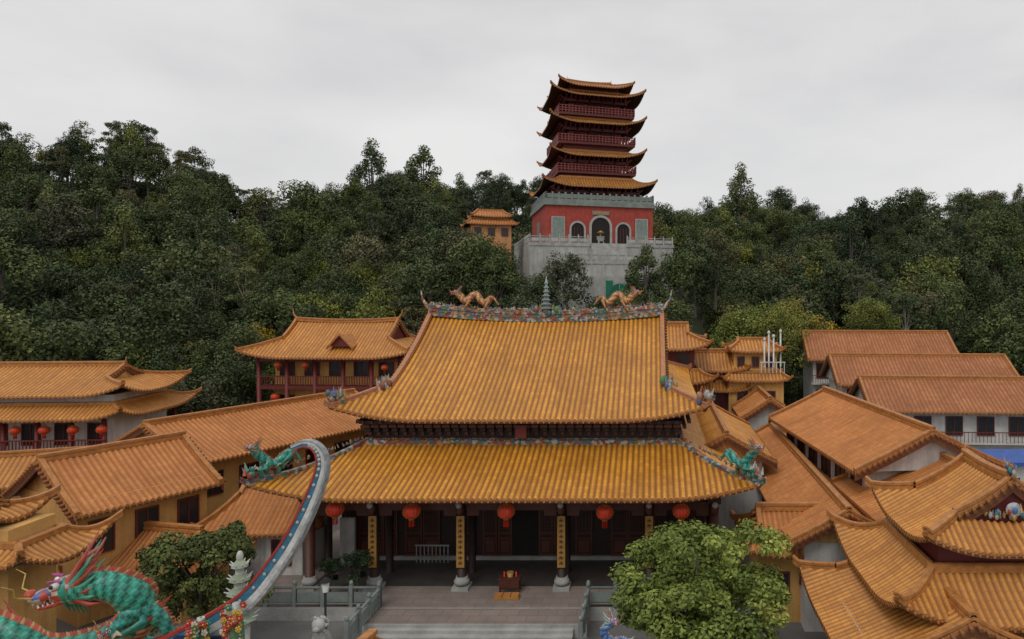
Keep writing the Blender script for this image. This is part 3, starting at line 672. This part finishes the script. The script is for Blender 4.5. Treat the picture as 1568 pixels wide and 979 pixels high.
body(b2,-2.9,2.9,-2.9,2.9,-.6,5.2,YELW,win=(('f',3,3.4,.9,1.5),('f',3,1.0,.9,1.3)))
b3=empty('left_end_hall',(-47.8,54,0),4)
roof(b3,8.2,4.0,2.4,.5,7.4,9.3,c=.2,L=.8,Lc=3.5,tile=T_YEL,pitch=.32,tails=.5)
skirt(b3,8.6,4.8,1.5,1.5,5.8,6.7,L=.7,Lc=3,tile=T_YEL,pitch=.32)
body(b3,-7,7,-3.1,3.1,-.6,7.4,WHIW,win=(('f',6,4.5,1.2,1.5),),posts=7,pz=5.75)
for i in range(7): lantern(b3,-6+2*i+.9,-4.2,5.0,.34)
mb=MB()
mb.box(-7.2,7.2,-4.3,-4.2,4.2,4.28,0); mb.box(-7.2,7.2,-4.4,-3.1,3.2,3.35,0)
for i in range(60): mb.box(-7.2+.24*i,-7.15+.24*i,-4.28,-4.22,3.35,4.2,0)
mb.build('balcony',[REDP],b3)
b4=empty('left_lower_hall',(-42.8,46.6,0),20); roof(b4,7.6,2.6,1.6,.8,2.4,4.0,L=.3,tile=T_YEL,pitch=.3); body(b4,-6.5,6.5,-1.8,1.8,-.6,2.8,YELW,win=(('f',6,1.2,1.,1.3),))
b5=empty('corner_pavilion',(-31.3,28.3,0),0)
skirt(b5,7.2,2.3,1.2,1.2,4.0,4.9,c=.3,L=.9,Lc=3,tile=T_YEL,pitch=.27)
roof(b5,5.1,1.5,.9,.7,5.5,6.3,c=.2,L=.75,Lc=2.5,tile=T_YEL,pitch=.27)
body(b5,-5.6,5.6,-1.1,1.1,-.6,5.55,YELW,win=(('f',5,2.9,1.1,1.5),))
b6=empty('side_corridor',(-20.9,38,0),0); roof(b6,2.9,2.4,1.0,.8,2.4,4.3,c=.2,L=.35,Lc=2,tile=T_ORANGE,pitch=.26); body(b6,-2.2,2.2,-1.6,1.6,-.6,2.8,WHIW,win=(('f',2,1.2,.9,1.2),))
b7=empty('side_corridor',(-24.6,34.2,0),-12); roof(b7,3.2,2.2,.8,.8,1.5,3.2,c=.2,L=.2,Lc=2,tile=T_ORANGE,pitch=.26); body(b7,-2.6,2.6,-1.4,1.4,-.6,1.9,YELW)
b8=empty('two_storey_hall',(-30,67,0),-3)
roof(b8,8.0,4.6,2.8,.5,9.1,12.2,c=.2,L=.6,Lc=4,sag=.2,tile=T_YEL,pitch=.33,gm=REDP,tails=.9,vh=.35)
body(b8,-5.8,6.2,-2.4,3.2,-.6,9.4,YELW,win=(('f',5,7.9,1.3,1.3),('f',5,4.6,1.3,1.5)))
mb=MB()
for i in range(6):
    x=-6.6+13.4*i/5; mb.cyl(x,-3.6,-.6,9.2,.2,10,0)
mb.box(-6.8,7,-3.75,-2.4,6.1,6.4,0); mb.box(-6.8,7,-3.72,-3.62,7.25,7.35,0); mb.box(-6.8,7,-3.75,-3.5,8.7,9.1,0)
for i in range(56): mb.box(-6.8+.245*i,-6.74+.245*i,-3.7,-3.64,6.4,7.25,0)
mb.add([(.2,-3.6,10.1),(1.2,-3.6,11.1),(2.2,-3.6,10.1)],[(0,1,2)],0)
for s in(-1,1):
    mb.beam([(1.2+s*1.25,-3.75,9.9),(1.2,-3.75,11.2)],.3,.2,1); mb.add([(1.2,-3.7,11.15),(1.2+s*1.2,-3.7,9.95),(1.2+s*1.2,-2.8,9.95+.3),(1.2,-1.6,11.2)],[(0,1,2,3)],1)
mb.build('columns_and_balcony',[REDP,RIDGE],b8)
for x in(-4.6,-2,5.5): lantern(b8,x,-3.9,8.4 if x<5 else 8.2,.3)
lantern(b8,-5.3,-3.2,5.3,.4)
# ---------------------------------------------------------------- right side
c1=empty('right_corridor',(8.9,41.5,0),90); roof(c1,10.5,2.7,0,1,3.6,5.0,c=.1,L=0,tile=T_ORANGE,pitch=.28); body(c1,-10,10,-1.9,1.9,-.6,3.9,WHIW,win=(('b',8,2,1,1.3),))
c2=empty('right_gallery_building',(13.2,41.8,0),96.5); roof(c2,7.6,4.1,0,1,6.1,8.0,c=.1,L=0,tile=T_ORANGE,pitch=.28,gm=WHIW); body(c2,-6.6,6.6,-3.1,3.1,-.6,6.4,WHIW,win=(('b',6,4.8,1.2,1.1),))
c3=empty('right_side_hall',(14.8,33.6,0),93); roof(c3,3.9,4.9,0,1,4.7,6.6,c=.1,L=0,tile=T_ORANGE,pitch=.28,gm=WHIW); body(c3,-3.3,3.3,-3.9,3.9,-.6,5.0,WHIW,win=(('b',3,3.4,1.2,1.1),))
c0=empty('side_corridor',(7.0,33.9,0),0); roof(c0,2.7,2.2,.8,.6,2.8,4.3,c=.2,L=.3,Lc=2,tile=T_ORANGE,pitch=.26); body(c0,-2,2,-1.5,1.5,-.6,3.1,YELW,win=(('f',2,1.2,.8,1.1),))
c4=empty('hip_gable_pavilion',(13.0,26.6,0),90)
roof(c4,3.1,3.5,1.2,.4,6.0,8.1,c=.3,L=.6,Lc=2.5,sag=.1,tile=T_YEL,pitch=.25,gm=REDP,tails=.4,vh=.28)
skirt(c4,4.2,4.9,1.8,1.8,4.0,5.2,c=.3,L=.85,Lc=3,tile=T_YEL,pitch=.25,vh=.26)
body(c4,-2.2,2.2,-2.8,2.8,-.6,6.3,REDP)
mb=MB(); ornaments(mb,[(-1.92,-.9,6.95),(-1.92,.9,6.95)],40,.2,4,pal=[(.1,.25,.32),(.5,.5,.46),(.4,.08,.05),(.5,.33,.1)]); mb.ell((-1.98,0,7.2),(.1,.3,.28),0,(.5,.5,.54)); mb.ell((-2.03,0,7.2),(.1,.14,.14),0,(.1,.22,.42))
ornaments(mb,[(-1.9,0,8.4),(-1.7,0,8.6)],24,.2,6); mb.build('gable_ornament',[PAINT],c4)
c5=empty('curved_eave_hall',(10.2,25.2,0),90); roof(c5,4.3,3.9,.8,.35,2.7,4.5,c=.25,L=.55,Lc=3,tile=T_YEL,pitch=.25); body(c5,-3.2,3.2,-2.9,2.9,-.6,3.1,WHIW)
c6=empty('side_hall',(4.4,46.5,0),90); roof(c6,5.8,3.0,0,1,4.9,6.5,c=.1,L=0,tile=T_YEL,pitch=.28); body(c6,-5.2,5.2,-2.2,2.2,-.6,5.2,WHIW)
c7=empty('side_hall',(9.1,56,0),90); roof(c7,3,2.3,0,1,5.2,6.7,c=.1,L=0,tile=T_ORANGE,pitch=.28,gm=WHIW); body(c7,-2.6,2.6,-1.7,1.7,-.6,5.4,WHIW)
for(nm,x,y,W,ze,zr,tl) in(('dormitory_building',25.6,79,8.3,7.7,10.5,T_RED),('dormitory_building',27,70,8.9,6.1,8.6,T_RED),('dormitory_building',28.8,62,10,4.9,7.25,T_RED)):
    e=empty(nm,(x,y,0),-3); roof(e,W,4.2,0,1,ze,zr,c=.08,L=0,tile=tl,pitch=.36,gm=WHIW,rw=.3,rh=.3)
    body(e,-W+.7,W-.7,-3.2,3.2,-.6,ze+.35,WHIW,win=(('f',7,ze-1.3,1.3,1.5),('f',7,ze-4.2,1.3,1.5)))
    mb=MB(); mb.box(-W+.5,W-.5,-4.0,-3.2,ze-2.75,ze-2.6,0); mb.box(-W+.5,W-.5,-4.0,-3.93,ze-1.75,ze-1.68,1)
    for i in range(60): x2=-W+.6+(2*W-1.2)*i/59; mb.box(x2-.02,x2+.02,-3.98,-3.95,ze-2.6,ze-1.75,1)
    mb.build('balcony',[WHIW,REDP],e)
e=empty('blue_site_shed',(27.5,50.5,0)); mb=MB(); mb.box(-5,6,-1.5,1.5,-.6,2.9,1); mb.add([(-5.4,-2,3.0),(6.4,-2,3.0),(6.4,0,3.5),(-5.4,0,3.5),(6.4,2,3.0),(-5.4,2,3.0)],[(0,1,2,3),(3,2,4,5)],0); mb.box(-5.4,6.4,-2.02,-1.97,2.75,3.0,0)
windows(mb,-5,6,5,-1.5,1.2,1.0,1.2,2,3); mb.build('shed_parts',[BLUE,WHIW,WHIW,GLASS],e)
e=empty('bell_tower',(.6,58,0)); roof(e,4.0,3.2,1.6,.6,10.5,12.3,L=.5,Lc=2.5,tile=T_YEL,pitch=.3,gm=REDP); skirt(e,4.4,3.6,1.3,1.3,7.8,8.7,L=.5,Lc=2.5,tile=T_YEL,pitch=.3)
body(e,-2.8,2.8,-2.1,2.1,-.6,10.8,REDP,win=(('f',3,9.6,1,1.1),))
e=empty('yellow_tower_house',(9.0,61.5,0)); skirt(e,2.9,2.4,.7,.7,7.4,8.1,L=.25,Lc=1.5,tile=T_YEL,pitch=.3,vh=.18)
body(e,-2.4,2.4,-1.9,1.9,-.6,7.6,YELW,win=(('f',2,6.0,.8,.9),('f',2,3.6,.8,1)))
body(e,-1.9,1.9,-1.4,1.4,7.6,10.1,YELW,name='upper_walls',win=(('f',3,9.0,.5,.8),))
roof(e,2.4,1.9,.9,.7,9.9,10.9,L=.2,Lc=1.5,tile=T_YEL,pitch=.3,name='upper_roof',rh=.2)
mb=MB()
for x,y,h in((.7,-2.0,2.4),(1.1,-1.9,3.0),(1.5,-2.0,2.7),(2.2,-1.5,3.1)): mb.cyl(x,y,8.6,8.6+h,.07,8,0); mb.ell((x,y,8.6+h),(.13,.13,.17),0)
for x in np.linspace(.4,2.4,7): mb.box(x-.03,x+.03,-2.2,-2.15,8.1,9.0,0)
mb.box(.3,2.5,-2.22,-2.13,9.0,9.08,0)
mb.build('finials',[plain('white_paint',(.65,.65,.63),.6)],e)
e=empty('tiled_annex',(5.2,62,0)); roof(e,3.2,2.4,.9,.6,8.2,9.7,L=.3,Lc=2,tile=T_YEL,pitch=.3); body(e,-2.4,2.4,-1.6,1.6,-.6,8.5,REDP,win=(('f',3,6.6,.8,1.1),))
skirt(e,3.3,2.6,.9,.9,6.5,7.2,L=.3,Lc=2,tile=T_YEL,pitch=.3)
# ---------------------------------------------------------------- pagoda
pg=empty('hilltop_pagoda',(-10.5,112.7,-.55),17); pg.scale=(1.02,1.02,1)
mb=MB()
mb.box(-8.2,8.2,-8.2,8.2,23.0,28.9,0)
mb.box(-8.5,8.5,-8.5,8.5,28.9,29.5,1); mb.box(-8.35,8.35,-8.35,8.35,29.5,29.9,1); mb.box(-8.35,8.35,-8.35,8.35,23.0,23.3,1)
for s in(-1,1):
    for i in range(18):
        q=-8.2+16.4*i/17
        for(x,y) in((q,s*8.2),(s*8.2,q)): mb.box(x-.14,x+.14,y-.14,y+.14,29.9,30.9,1)
    mb.box(-8.2,8.2,s*8.2-.06,s*8.2+.06,30.0,30.65,1); mb.box(s*8.2-.06,s*8.2+.06,-8.05,8.05,30.0,30.64,1)
def arch(x,w,h,y0,z0,fr):
    P=[(x-w/2,z0)]+[(x+math.cos(a)*w/2,z0+h-w/2+math.sin(a)*w/2) for a in [math.pi-math.pi*i/12 for i in range(13)]]+[(x+w/2,z0)]
    mb.add([(p[0],y0-.06,p[1]) for p in P],[tuple(range(len(P)))],3)
    fw=fr; Q=[(x-w/2-fw,z0)]+[(x+math.cos(a)*(w/2+fw),z0+h-w/2+math.sin(a)*(w/2+fw)) for a in [math.pi-math.pi*i/12 for i in range(13)]]+[(x+w/2+fw,z0)]
    k=len(P); vs=[(p[0],y0-.16,p[1]) for p in P]+[(p[0],y0-.16,p[1]) for p in Q]+[(p[0],y0,p[1]) for p in Q]+[(p[0],y0-.05,p[1]) for p in P]
    mb.add(vs,[(i,i+1,k+i+1,k+i) for i in range(k-1)]+[(k+i,k+i+1,2*k+i+1,2*k+i) for i in range(k-1)]+[(i,i+1,3*k+i+1,3*k+i) for i in range(k-1)],8)
arch(0,2.8,4.2,-8.2,23.02,.35); arch(-3.5,1.9,3.3,-8.2,23.02,.28); arch(3.5,1.9,3.3,-8.2,23.02,.28)
for x in(-3.5,3.5):
    for k in range(1,4): mb.box(x-.95+.475*k-.03,x-.95+.475*k+.03,-8.31,-8.27,23.1,25.6,2)
mb.box(-1.3,1.3,-8.35,-8.2,27.6,28.2,1); 
for k in range(4): mb.box(-.95+k*.5,-.6+k*.5,-8.38,-8.35,27.7,28.1,4)
for x in(-6.4,6.4):
    mb.box(x-1,x+1,-8.3,-8.2,23.9,27.2,8); mb.box(x-.85,x+.85,-8.33,-8.3,24.05,27.05,5)
mb.box(-8.3,-8.2,-1.2,1.2,24.0,27.0,1)
def storey(h,z0,z1,bal=None):
    mb.box(-h+.9,h-.9,-h+.9,h-.9,z0,z1,2)
    for s in(-1,1):
        for i in range(6):
            q=-h+.25+(2*h-.5)*i/5
            for(x,y) in((q,s*(h-.25)),(s*(h-.25),q)): mb.cyl(x,y,z0,z1,.2,8,6)
        mb.box(-h,h,s*(h-.25)-.12,s*(h-.25)+.12,z1-.5,z1,6); mb.box(s*(h-.25)-.11,s*(h-.25)+.11,-h,h,z1-.49,z1+.01,6)
        for i in range(5):
            x=-h+1.6+(2*h-3.2)*(i+.5)/5; d=(2*h-3.2)/5*.4; yy=s*(h-.9)
            mb.box(x-d,x+d,min(yy,yy+s*.05),max(yy,yy+s*.05),z0+.5,z1-.7,3)
            mb.box(min(yy,yy+s*.05),max(yy,yy+s*.05),x-d,x+d,z0+.5,z1-.7,3)
            for k in range(3):
                xx=x-d+2*d*(k+.5)/3; mb.box(xx-.04,xx+.04,min(yy,yy+s*.09),max(yy,yy+s*.09),z0+.5,z1-.7,6)
    if bal:
        w=h+.9; mb.box(-w,w,-w,w,z0-.35,z0,6)
        for s in(-1,1):
            for zz in(z0+.25,z0+.6,z0+1.0):
                mb.box(-w,w,s*w-.06,s*w+.06,zz,zz+.1,7); mb.box(s*w-.055,s*w+.055,-w,w,zz+.002,zz+.098,7)
            for i in range(24):
                q=-w+2*w*i/23
                for(x,y) in((q,s*w),(s*w,q)): mb.box(x-.06,x+.06,y-.06,y+.06,z0,z0+(1.25 if i%4==0 else 1.0),7)
    for s in(-1,1):
        for i in range(14):
            q=-h+2*h*(i+.5)/14
            for k in range(2):
                o=h+.3*k; 
                mb.box(q-.12,q+.12,min(s*o,s*(o+.3)),max(s*o,s*(o+.3)),z1+.02+.25*k,z1+.22+.25*k,7)
                mb.box(min(s*o,s*(o+.3)),max(s*o,s*(o+.3)),q-.12,q+.12,z1+.021+.25*k,z1+.221+.25*k,7)
storey(6.6,29.9,31.6); storey(5.2,34.6,36.6,1); storey(5.1,39.2,41.7,1); storey(5.0,43.7,46.2,1)
mb.box(-3.9,3.9,-3.9,3.9,46,48.6,2)
mb.box(-5.2,5.2,-5.2,5.2,32.4,34.4,2); mb.box(-5,5,-5,5,37.2,39,2); mb.box(-5,5,-5,5,42.2,43.5,2)
mb.build('storeys',[REDW,GSTONE,REDP,DARK,GOLD,plain('carved_panel',(.22,.27,.24),.8,.5,5),plain('pagoda_red_wood',(.12,.018,.015),.5),plain('pagoda_red_rail',(.32,.065,.055),.5),STONE],pg)
skirt(pg,8.6,8.6,2.9,2.9,31.9,33.6,c=.5,L=1.1,Lc=5,tile=T_PAG,pitch=.42,name='eave_1',rw=.3,vh=.3)
skirt(pg,7.3,7.3,2.2,2.2,36.9,37.9,c=.5,L=1.1,Lc=4.5,tile=T_PAG,pitch=.42,name='eave_2',rw=.3,vh=.3)
skirt(pg,7.3,7.3,2.2,2.2,42.0,43.0,c=.5,L=1.1,Lc=4.5,tile=T_PAG,pitch=.42,name='eave_3',rw=.3,vh=.3)
skirt(pg,7.2,7.2,3.2,3.2,46.3,47.6,c=.5,L=1.1,Lc=4.5,tile=T_PAG,pitch=.42,name='eave_4',rw=.3,vh=.3)
roof(pg,5.8,5.8,2.2,.45,48.1,50.2,c=.2,L=.9,Lc=3.5,sag=.2,tile=T_PAG,pitch=.42,name='top_roof',gm=REDP,tails=.5)
pl=empty('stone_platform',(-10.2,112.7,-.55),17); mb=MB()
mb.box(-11.5,10.2,-12.0,12,13,22.95,0); mb.box(-8.5,6,-15.0,-12.0,12,20.2,0); mb.box(-11.6,10.3,-12.12,-12.0,22.5,22.95,1); mb.box(-8.6,6.1,-15.1,-15.0,19.8,20.2,1)
mb.box(-4,3,-17,-15,10,18,0)
for i in range(14):
    x=-11+i*1.6
    if x<9.9: mb.box(x-.12,x+.12,-12.08,-12.0,15,22.5,1)
for i in range(9): x=-8+i*1.65; mb.box(x-.12,x+.12,-15.07,-15.0,13,19.8,1)
mb.build('retaining_walls',[PSTONE,STONE],pl)
for p,q,z in(((-11.4,-11.9),(-3,-11.9),22.95),((3,-11.9),(10.1,-11.9),22.95),((-8.4,-14.9),(5.9,-14.9),20.2),((-11.4,-11.9),(-11.4,11),22.95)): balustrade(pl,p,q,z,mat=PSTONE)
mb=MB()
for i in range(12): mb.box(-2.6,2.6,-12.0-.25*(12-i),-12.0-.25*(11-i),19.9,20.2+.23*(i+1),0)
mb.build('stairs',[STONE],pl)
mb=MB()
for k in range(6):
    x=-1.6+1.0*k
    mb.add([(x,-17.5,14.6),(x+1.0,-17.5,14.6),(x+1.0,-17.5+.15*(k%2),17.4-.35*((k*7)%3)),(x,-17.5-.15*(k%2),17.4-.35*((k*5)%3))],[(0,1,2,3)],0)
    mb.cyl(x,-17.45,10,17.7,.05,6,1)
mb.build('scaffold_net',[NET,GSTONE],pl)
e=empty('incense_burner',(-7.9,102.6,22.4)); mb=MB()
for a in range(3): t=a*2.09; mb.tube([(math.cos(t)*.5,math.sin(t)*.5,0),(math.cos(t)*.4,math.sin(t)*.4,.6)],[.1,.08],6,0)
mb.tube([(0,0,.5),(0,0,.8),(0,0,1.1),(0,0,1.2)],[.35,.6,.55,.65],14,0); mb.tube([(0,0,1.2),(0,0,1.7),(0,0,1.75),(0,0,2.1)],[.12,.12,.6,.05],10,1); mb.build('burner_parts',[STONE,GOLD],e)
e=empty('hillside_house',(-25.0,106,-.4),20); body(e,-3.4,2.6,-2.5,2.5,18,26.0,plain('orange_wall',(.62,.30,.13),.85,streak=True),win=(('f',3,24.8,.9,1.1),))
skirt(e,3.9,3.1,1.2,1.2,25.9,26.8,L=.1,tile=T_ORANGE,pitch=.4,cx=-.4); body(e,-2.6,1.9,-1.9,1.9,26.0,27.2,plain('orange_wall_b',(.62,.33,.16),.85),name='upper_walls',win=(('f',3,26.9,.5,.35),))
roof(e,3.0,2.5,1.0,.9,27.1,28.3,L=.15,tile=T_ORANGE,pitch=.4,name='upper_roof',rh=.2,cx=-.3)
# ---------------------------------------------------------------- front gate roof (bottom left, close)
gate=empty('front_gate_roof',(-12.5,12,0)); 
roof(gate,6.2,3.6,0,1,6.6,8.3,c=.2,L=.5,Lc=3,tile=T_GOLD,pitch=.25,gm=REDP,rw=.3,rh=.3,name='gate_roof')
body(gate,-5.5,5.5,-2.6,2.6,-.6,6.9,REDP)
mb=MB()
C=catmull([(2.6,0,8.3),(3.9,0,8.75),(5.25,0,9.5),(5.95,0,10.3),(6.38,0,11.05),(6.66,0,11.75),(6.70,0,12.1),(6.58,0,12.32),(6.38,0,12.38),(6.15,0,12.30)],10)
n=len(C)
def ribbon(o0,o1,y,mat):
    vs=[]
    for i in range(n):
        t=(C[min(i+1,n-1)]-C[max(i-1,0)]).normalized(); nn=Vector((-t.z,0,t.x)); tap=max(.0,(1-i/n))**1.25
        a=o0*(.24+.76*tap); b=o1*(.24+.76*tap)
        for o in(a,b):
            for s in(-1,1): vs.append(C[i]-nn*o+Vector((0,s*y*(.3+.7*tap),0)))
    mb.add(vs,[f for i in range(n-1) for f in((4*i,4*i+4,4*i+6,4*i+2),(4*i+1,4*i+5,4*i+7,4*i+3),(4*i,4*i+4,4*i+5,4*i+1),(4*i+2,4*i+6,4*i+7,4*i+3))],mat)
ribbon(-.02,.12,.13,0); ribbon(.12,.19,.16,3); ribbon(-.19,-.02,.11,1); ribbon(-.25,-.19,.13,2)
mb.build('swallowtail_ridge',[plain('weathered_plaster',(.60,.60,.58),.8,.5,4,fine=22),plain('blue_paint',(.05,.19,.30),.5,.5,5),plain('red_paint',(.42,.04,.03),.5),plain('grey_tile_cap',(.34,.36,.37),.7,.6,10)],gate)
mb=MB()
for i in range(0,n-14,3):
    q=C[i]; t=(C[i+1]-C[max(i-1,0)]).normalized(); nn=Vector((-t.z,0,t.x)); tap=max(0,1-i/n)**1.25
    mb.ell(q+nn*.10*(.24+.76*tap)-Vector((0,.125*(.3+.7*tap),0)),(.035,.015,.035),0,[(.5,.5,.45),(.45,.25,.06),(.06,.3,.25)][i%3],6,4)
dragon(mb,[(-1.0,.6,8.5),(-.1,.3,8.85),(.5,.15,9.25),(1.1,.1,9.0),(1.7,.2,8.6),(2.6,.3,8.7),(3.35,.1,9.2),(3.4,-.1,9.75),(3.05,-.25,10.0),(2.6,-.35,9.95)],.29,(-1,-.6,-.2),back=(.035,.30,.21),fin=(.45,.07,.04),face=(.62,.52,.44),hs=1.6,mane=(.08,.36,.24),legs=(.2,.35,.5,.62),kk=14,finl=.4)
dragon(mb,[(4.1,.2,8.5),(3.95,.1,9.0),(3.7,0,9.4),(3.5,-.2,9.5),(3.3,-.4,9.2)],.15,(-.5,-.7,.3),back=(.03,.26,.2),hs=1.2)
ornaments(mb,[(-1.5,-.1,8.5),(3.6,-.1,8.5)],140,.22,77)
mb.build('ridge_dragon',[PAINT],gate)
mb=MB()
for x,z0,z1 in((4.75,8.3,9.45),(5.35,8.3,9.7)):
    mb.cyl(x,-.3,z0,z1,.06,8,0,(.6,.6,.56)); mb.ell((x,-.3,(z0+z1)/2+.1),(.15,.12,.5),0,(.10,.22,.10),8,6)
    r=random.Random(int(x*10))
    for k in range(80):
        zz=r.uniform(z0+.1,z1); a=r.uniform(3.2,6.2); rr=r.uniform(.10,.19); c=Vector((x+math.cos(a)*rr,-.3+math.sin(a)*rr,zz))
        col=r.choice([(.6,.04,.03),(.65,.40,.05),(.65,.6,.54),(.6,.12,.14),(.05,.22,.1),(.05,.25,.2),(.6,.04,.03)])
        for p in range(5):
            t=p*1.256; mb.ell(c+Vector((math.cos(t)*.035,-.02,math.sin(t)*.035)),(.028,.015,.028),0,col,5,4)
        mb.ell(c+Vector((0,-.035,0)),(.02,.015,.02),0,(.7,.5,.1),5,4)
mb.box(4.2,5.0,-.2,-.12,8.2,9.05,0,(.02,.03,.10)); ornaments(mb,[(4.3,-.25,8.6),(4.9,-.25,8.9)],8,.08,5,pal=[(.6,.42,.05),(.6,.6,.6)])
mb.build('flower_finials',[PAINT],gate)
e=empty('ceramic_ridge_figure',(-.62,12,8.4)); mb=MB(); mb.box(-.35,.35,-.12,.12,-9.0,.15,0,(.3,.1,.05))
dragon(mb,[(.35,.05,.2),(.15,0,.5),(-.1,.05,.45),(-.25,0,.65),(-.1,-.05,.85)],.07,(.8,-.5,.1),back=(.10,.2,.45),belly=(.6,.6,.6),fin=(.6,.6,.6),face=(.4,.5,.65),hs=1.6)
ornaments(mb,[(-.3,0,.2),(.3,0,.25)],50,.12,5,pal=[(.1,.18,.42),(.6,.6,.6),(.28,.4,.6),(.05,.25,.25)]); mb.build('figure_parts',[PAINT],e)
e=empty('stone_pagoda_lantern',(-15.5,25.6,-.6)); mb=MB(); z=0
mb.cyl(0,0,0,3.1,.35,8,0); z=3.1
for k in range(5):
    r=.6-.075*k; mb.cyl(0,0,z,z+.28,r*.5,8,0); mb.cyl(0,0,z+.28,z+.38,r,8,1,r1=r*.8); mb.cyl(0,0,z+.38,z+.52,r*.8,8,1,r1=r*.4)
    for a in range(8): t=a*math.pi/4; mb.tube([(math.cos(t)*r*.8,math.sin(t)*r*.8,z+.36),(math.cos(t)*r*1.15,math.sin(t)*r*1.15,z+.46)],[.04,.02],4,0)
    z+=.5
mb.ell((0,0,z+.15),(.12,.12,.22),0); mb.build('lantern_tiers',[plain('white_stone',(.55,.55,.5),.8),plain('pale_green_glaze',(.28,.34,.24),.6)],e)
e=empty('street_lamp',(-14.4,30,-.6)); mb=MB(); mb.cyl(0,0,0,2.5,.05,8,0); mb.cyl(0,0,0,.3,.12,8,0); mb.cyl(0,0,2.5,2.95,.12,6,1,r1=.2); mb.tube([(0,0,2.95),(0,0,3.15)],[.27,.03],6,0); mb.build('lamp_parts',[DARK,WHIW],e)
e=empty('stone_lion_statue',(-13.9,28.6,-.95)); mb=MB(); mb.box(-.4,.4,-.5,.5,0.35,.9,0); mb.box(-.46,.46,-.56,.56,.9,1.0,0)
mb.tube([(0,.3,1.0),(0,.25,1.35),(0,0,1.7),(0,-.12,1.95)],[.28,.33,.3,.2],10,0); mb.ell((0,-.2,2.15),(.27,.27,.27),0)
mb.ell((0,-.42,2.08),(.15,.14,.12),0)
for s in(-1,1):
    mb.tube([(s*.18,-.1,1.75),(s*.2,-.3,1.4),(s*.2,-.32,1.0)],[.13,.1,.1],8,0); mb.ell((s*.2,-.38,1.05),(.12,.16,.08),0); mb.ell((s*.26,.2,1.15),(.16,.3,.2),0); mb.ell((s*.2,-.12,2.4),(.08,.05,.1),0)
for k in range(24):
    a=k*2.4; mb.ell((math.cos(a)*.27,-.05+.12*math.sin(a*1.7),2.1+math.sin(a)*.27),(.08,.1,.08),0,None,6,4)
mb.build('lion',[plain('white_marble',(.45,.45,.43),.7)],e)
bz=treemesh('potted_bonsai_tree',71,2.4,.9,4000,.05,leafmat('pine_green',[(0,(.03,.05,.025)),(1,(.04,.06,.03))]),cz=.6,flat=1.2,nl=8); bz.location=(-14.6,33.6,.0)
o=bpy.data.objects.new('potted_bonsai_tree',bz.data); sc.collection.objects.link(o); o.location=(-16,33.8,0); o.scale=(.8,.8,.8)
# ---------------------------------------------------------------- world, light, camera
w=bpy.data.worlds.new('World'); sc.world=w; w.use_nodes=True; nt=w.node_tree; bg=nt.nodes['Background']
sky=N(nt,'ShaderNodeTexSky',sky_type='NISHITA'); sky.sun_disc=False; sky.sun_elevation=math.radians(55); sky.sun_rotation=math.radians(200)
tc=N(nt,'ShaderNodeTexCoord').outputs['Generated']; mp=N(nt,'ShaderNodeMapping'); mp.inputs['Scale'].default_value=(1.2,1.2,3.2); nt.links.new(tc,mp.inputs[0])
cn=noise(nt,1.6,6,mp.outputs[0],.5)
cl=ramp(nt,cn,[(.3,(.61,.605,.615)),(.5,(.74,.735,.735)),(.68,(.84,.83,.82))])
sc10=N(nt,'ShaderNodeVectorMath',operation='SCALE'); nt.links.new(cl,sc10.inputs[0]); sc10.inputs['Scale'].default_value=10.0
nt.links.new(mixc(nt,.95,sky.outputs[0],sc10.outputs[0]),bg.inputs['Color']); bg.inputs['Strength'].default_value=.1
sl=bpy.data.lights.new('sun','SUN'); sl.energy=.9; sl.angle=math.radians(25); sl.color=(1,.96,.9); so=bpy.data.objects.new('sun',sl); sc.collection.objects.link(so)
so.rotation_euler=(math.radians(35),0,math.radians(-20))
cam=bpy.data.cameras.new('camera'); co=bpy.data.objects.new('camera',cam); sc.collection.objects.link(co); sc.camera=co
co.location=(0,0,15); co.rotation_euler=(math.radians(90),0,0); cam.sensor_width=36; cam.lens=24; cam.shift_x=-.1378; cam.shift_y=-.0252; cam.clip_end=6000
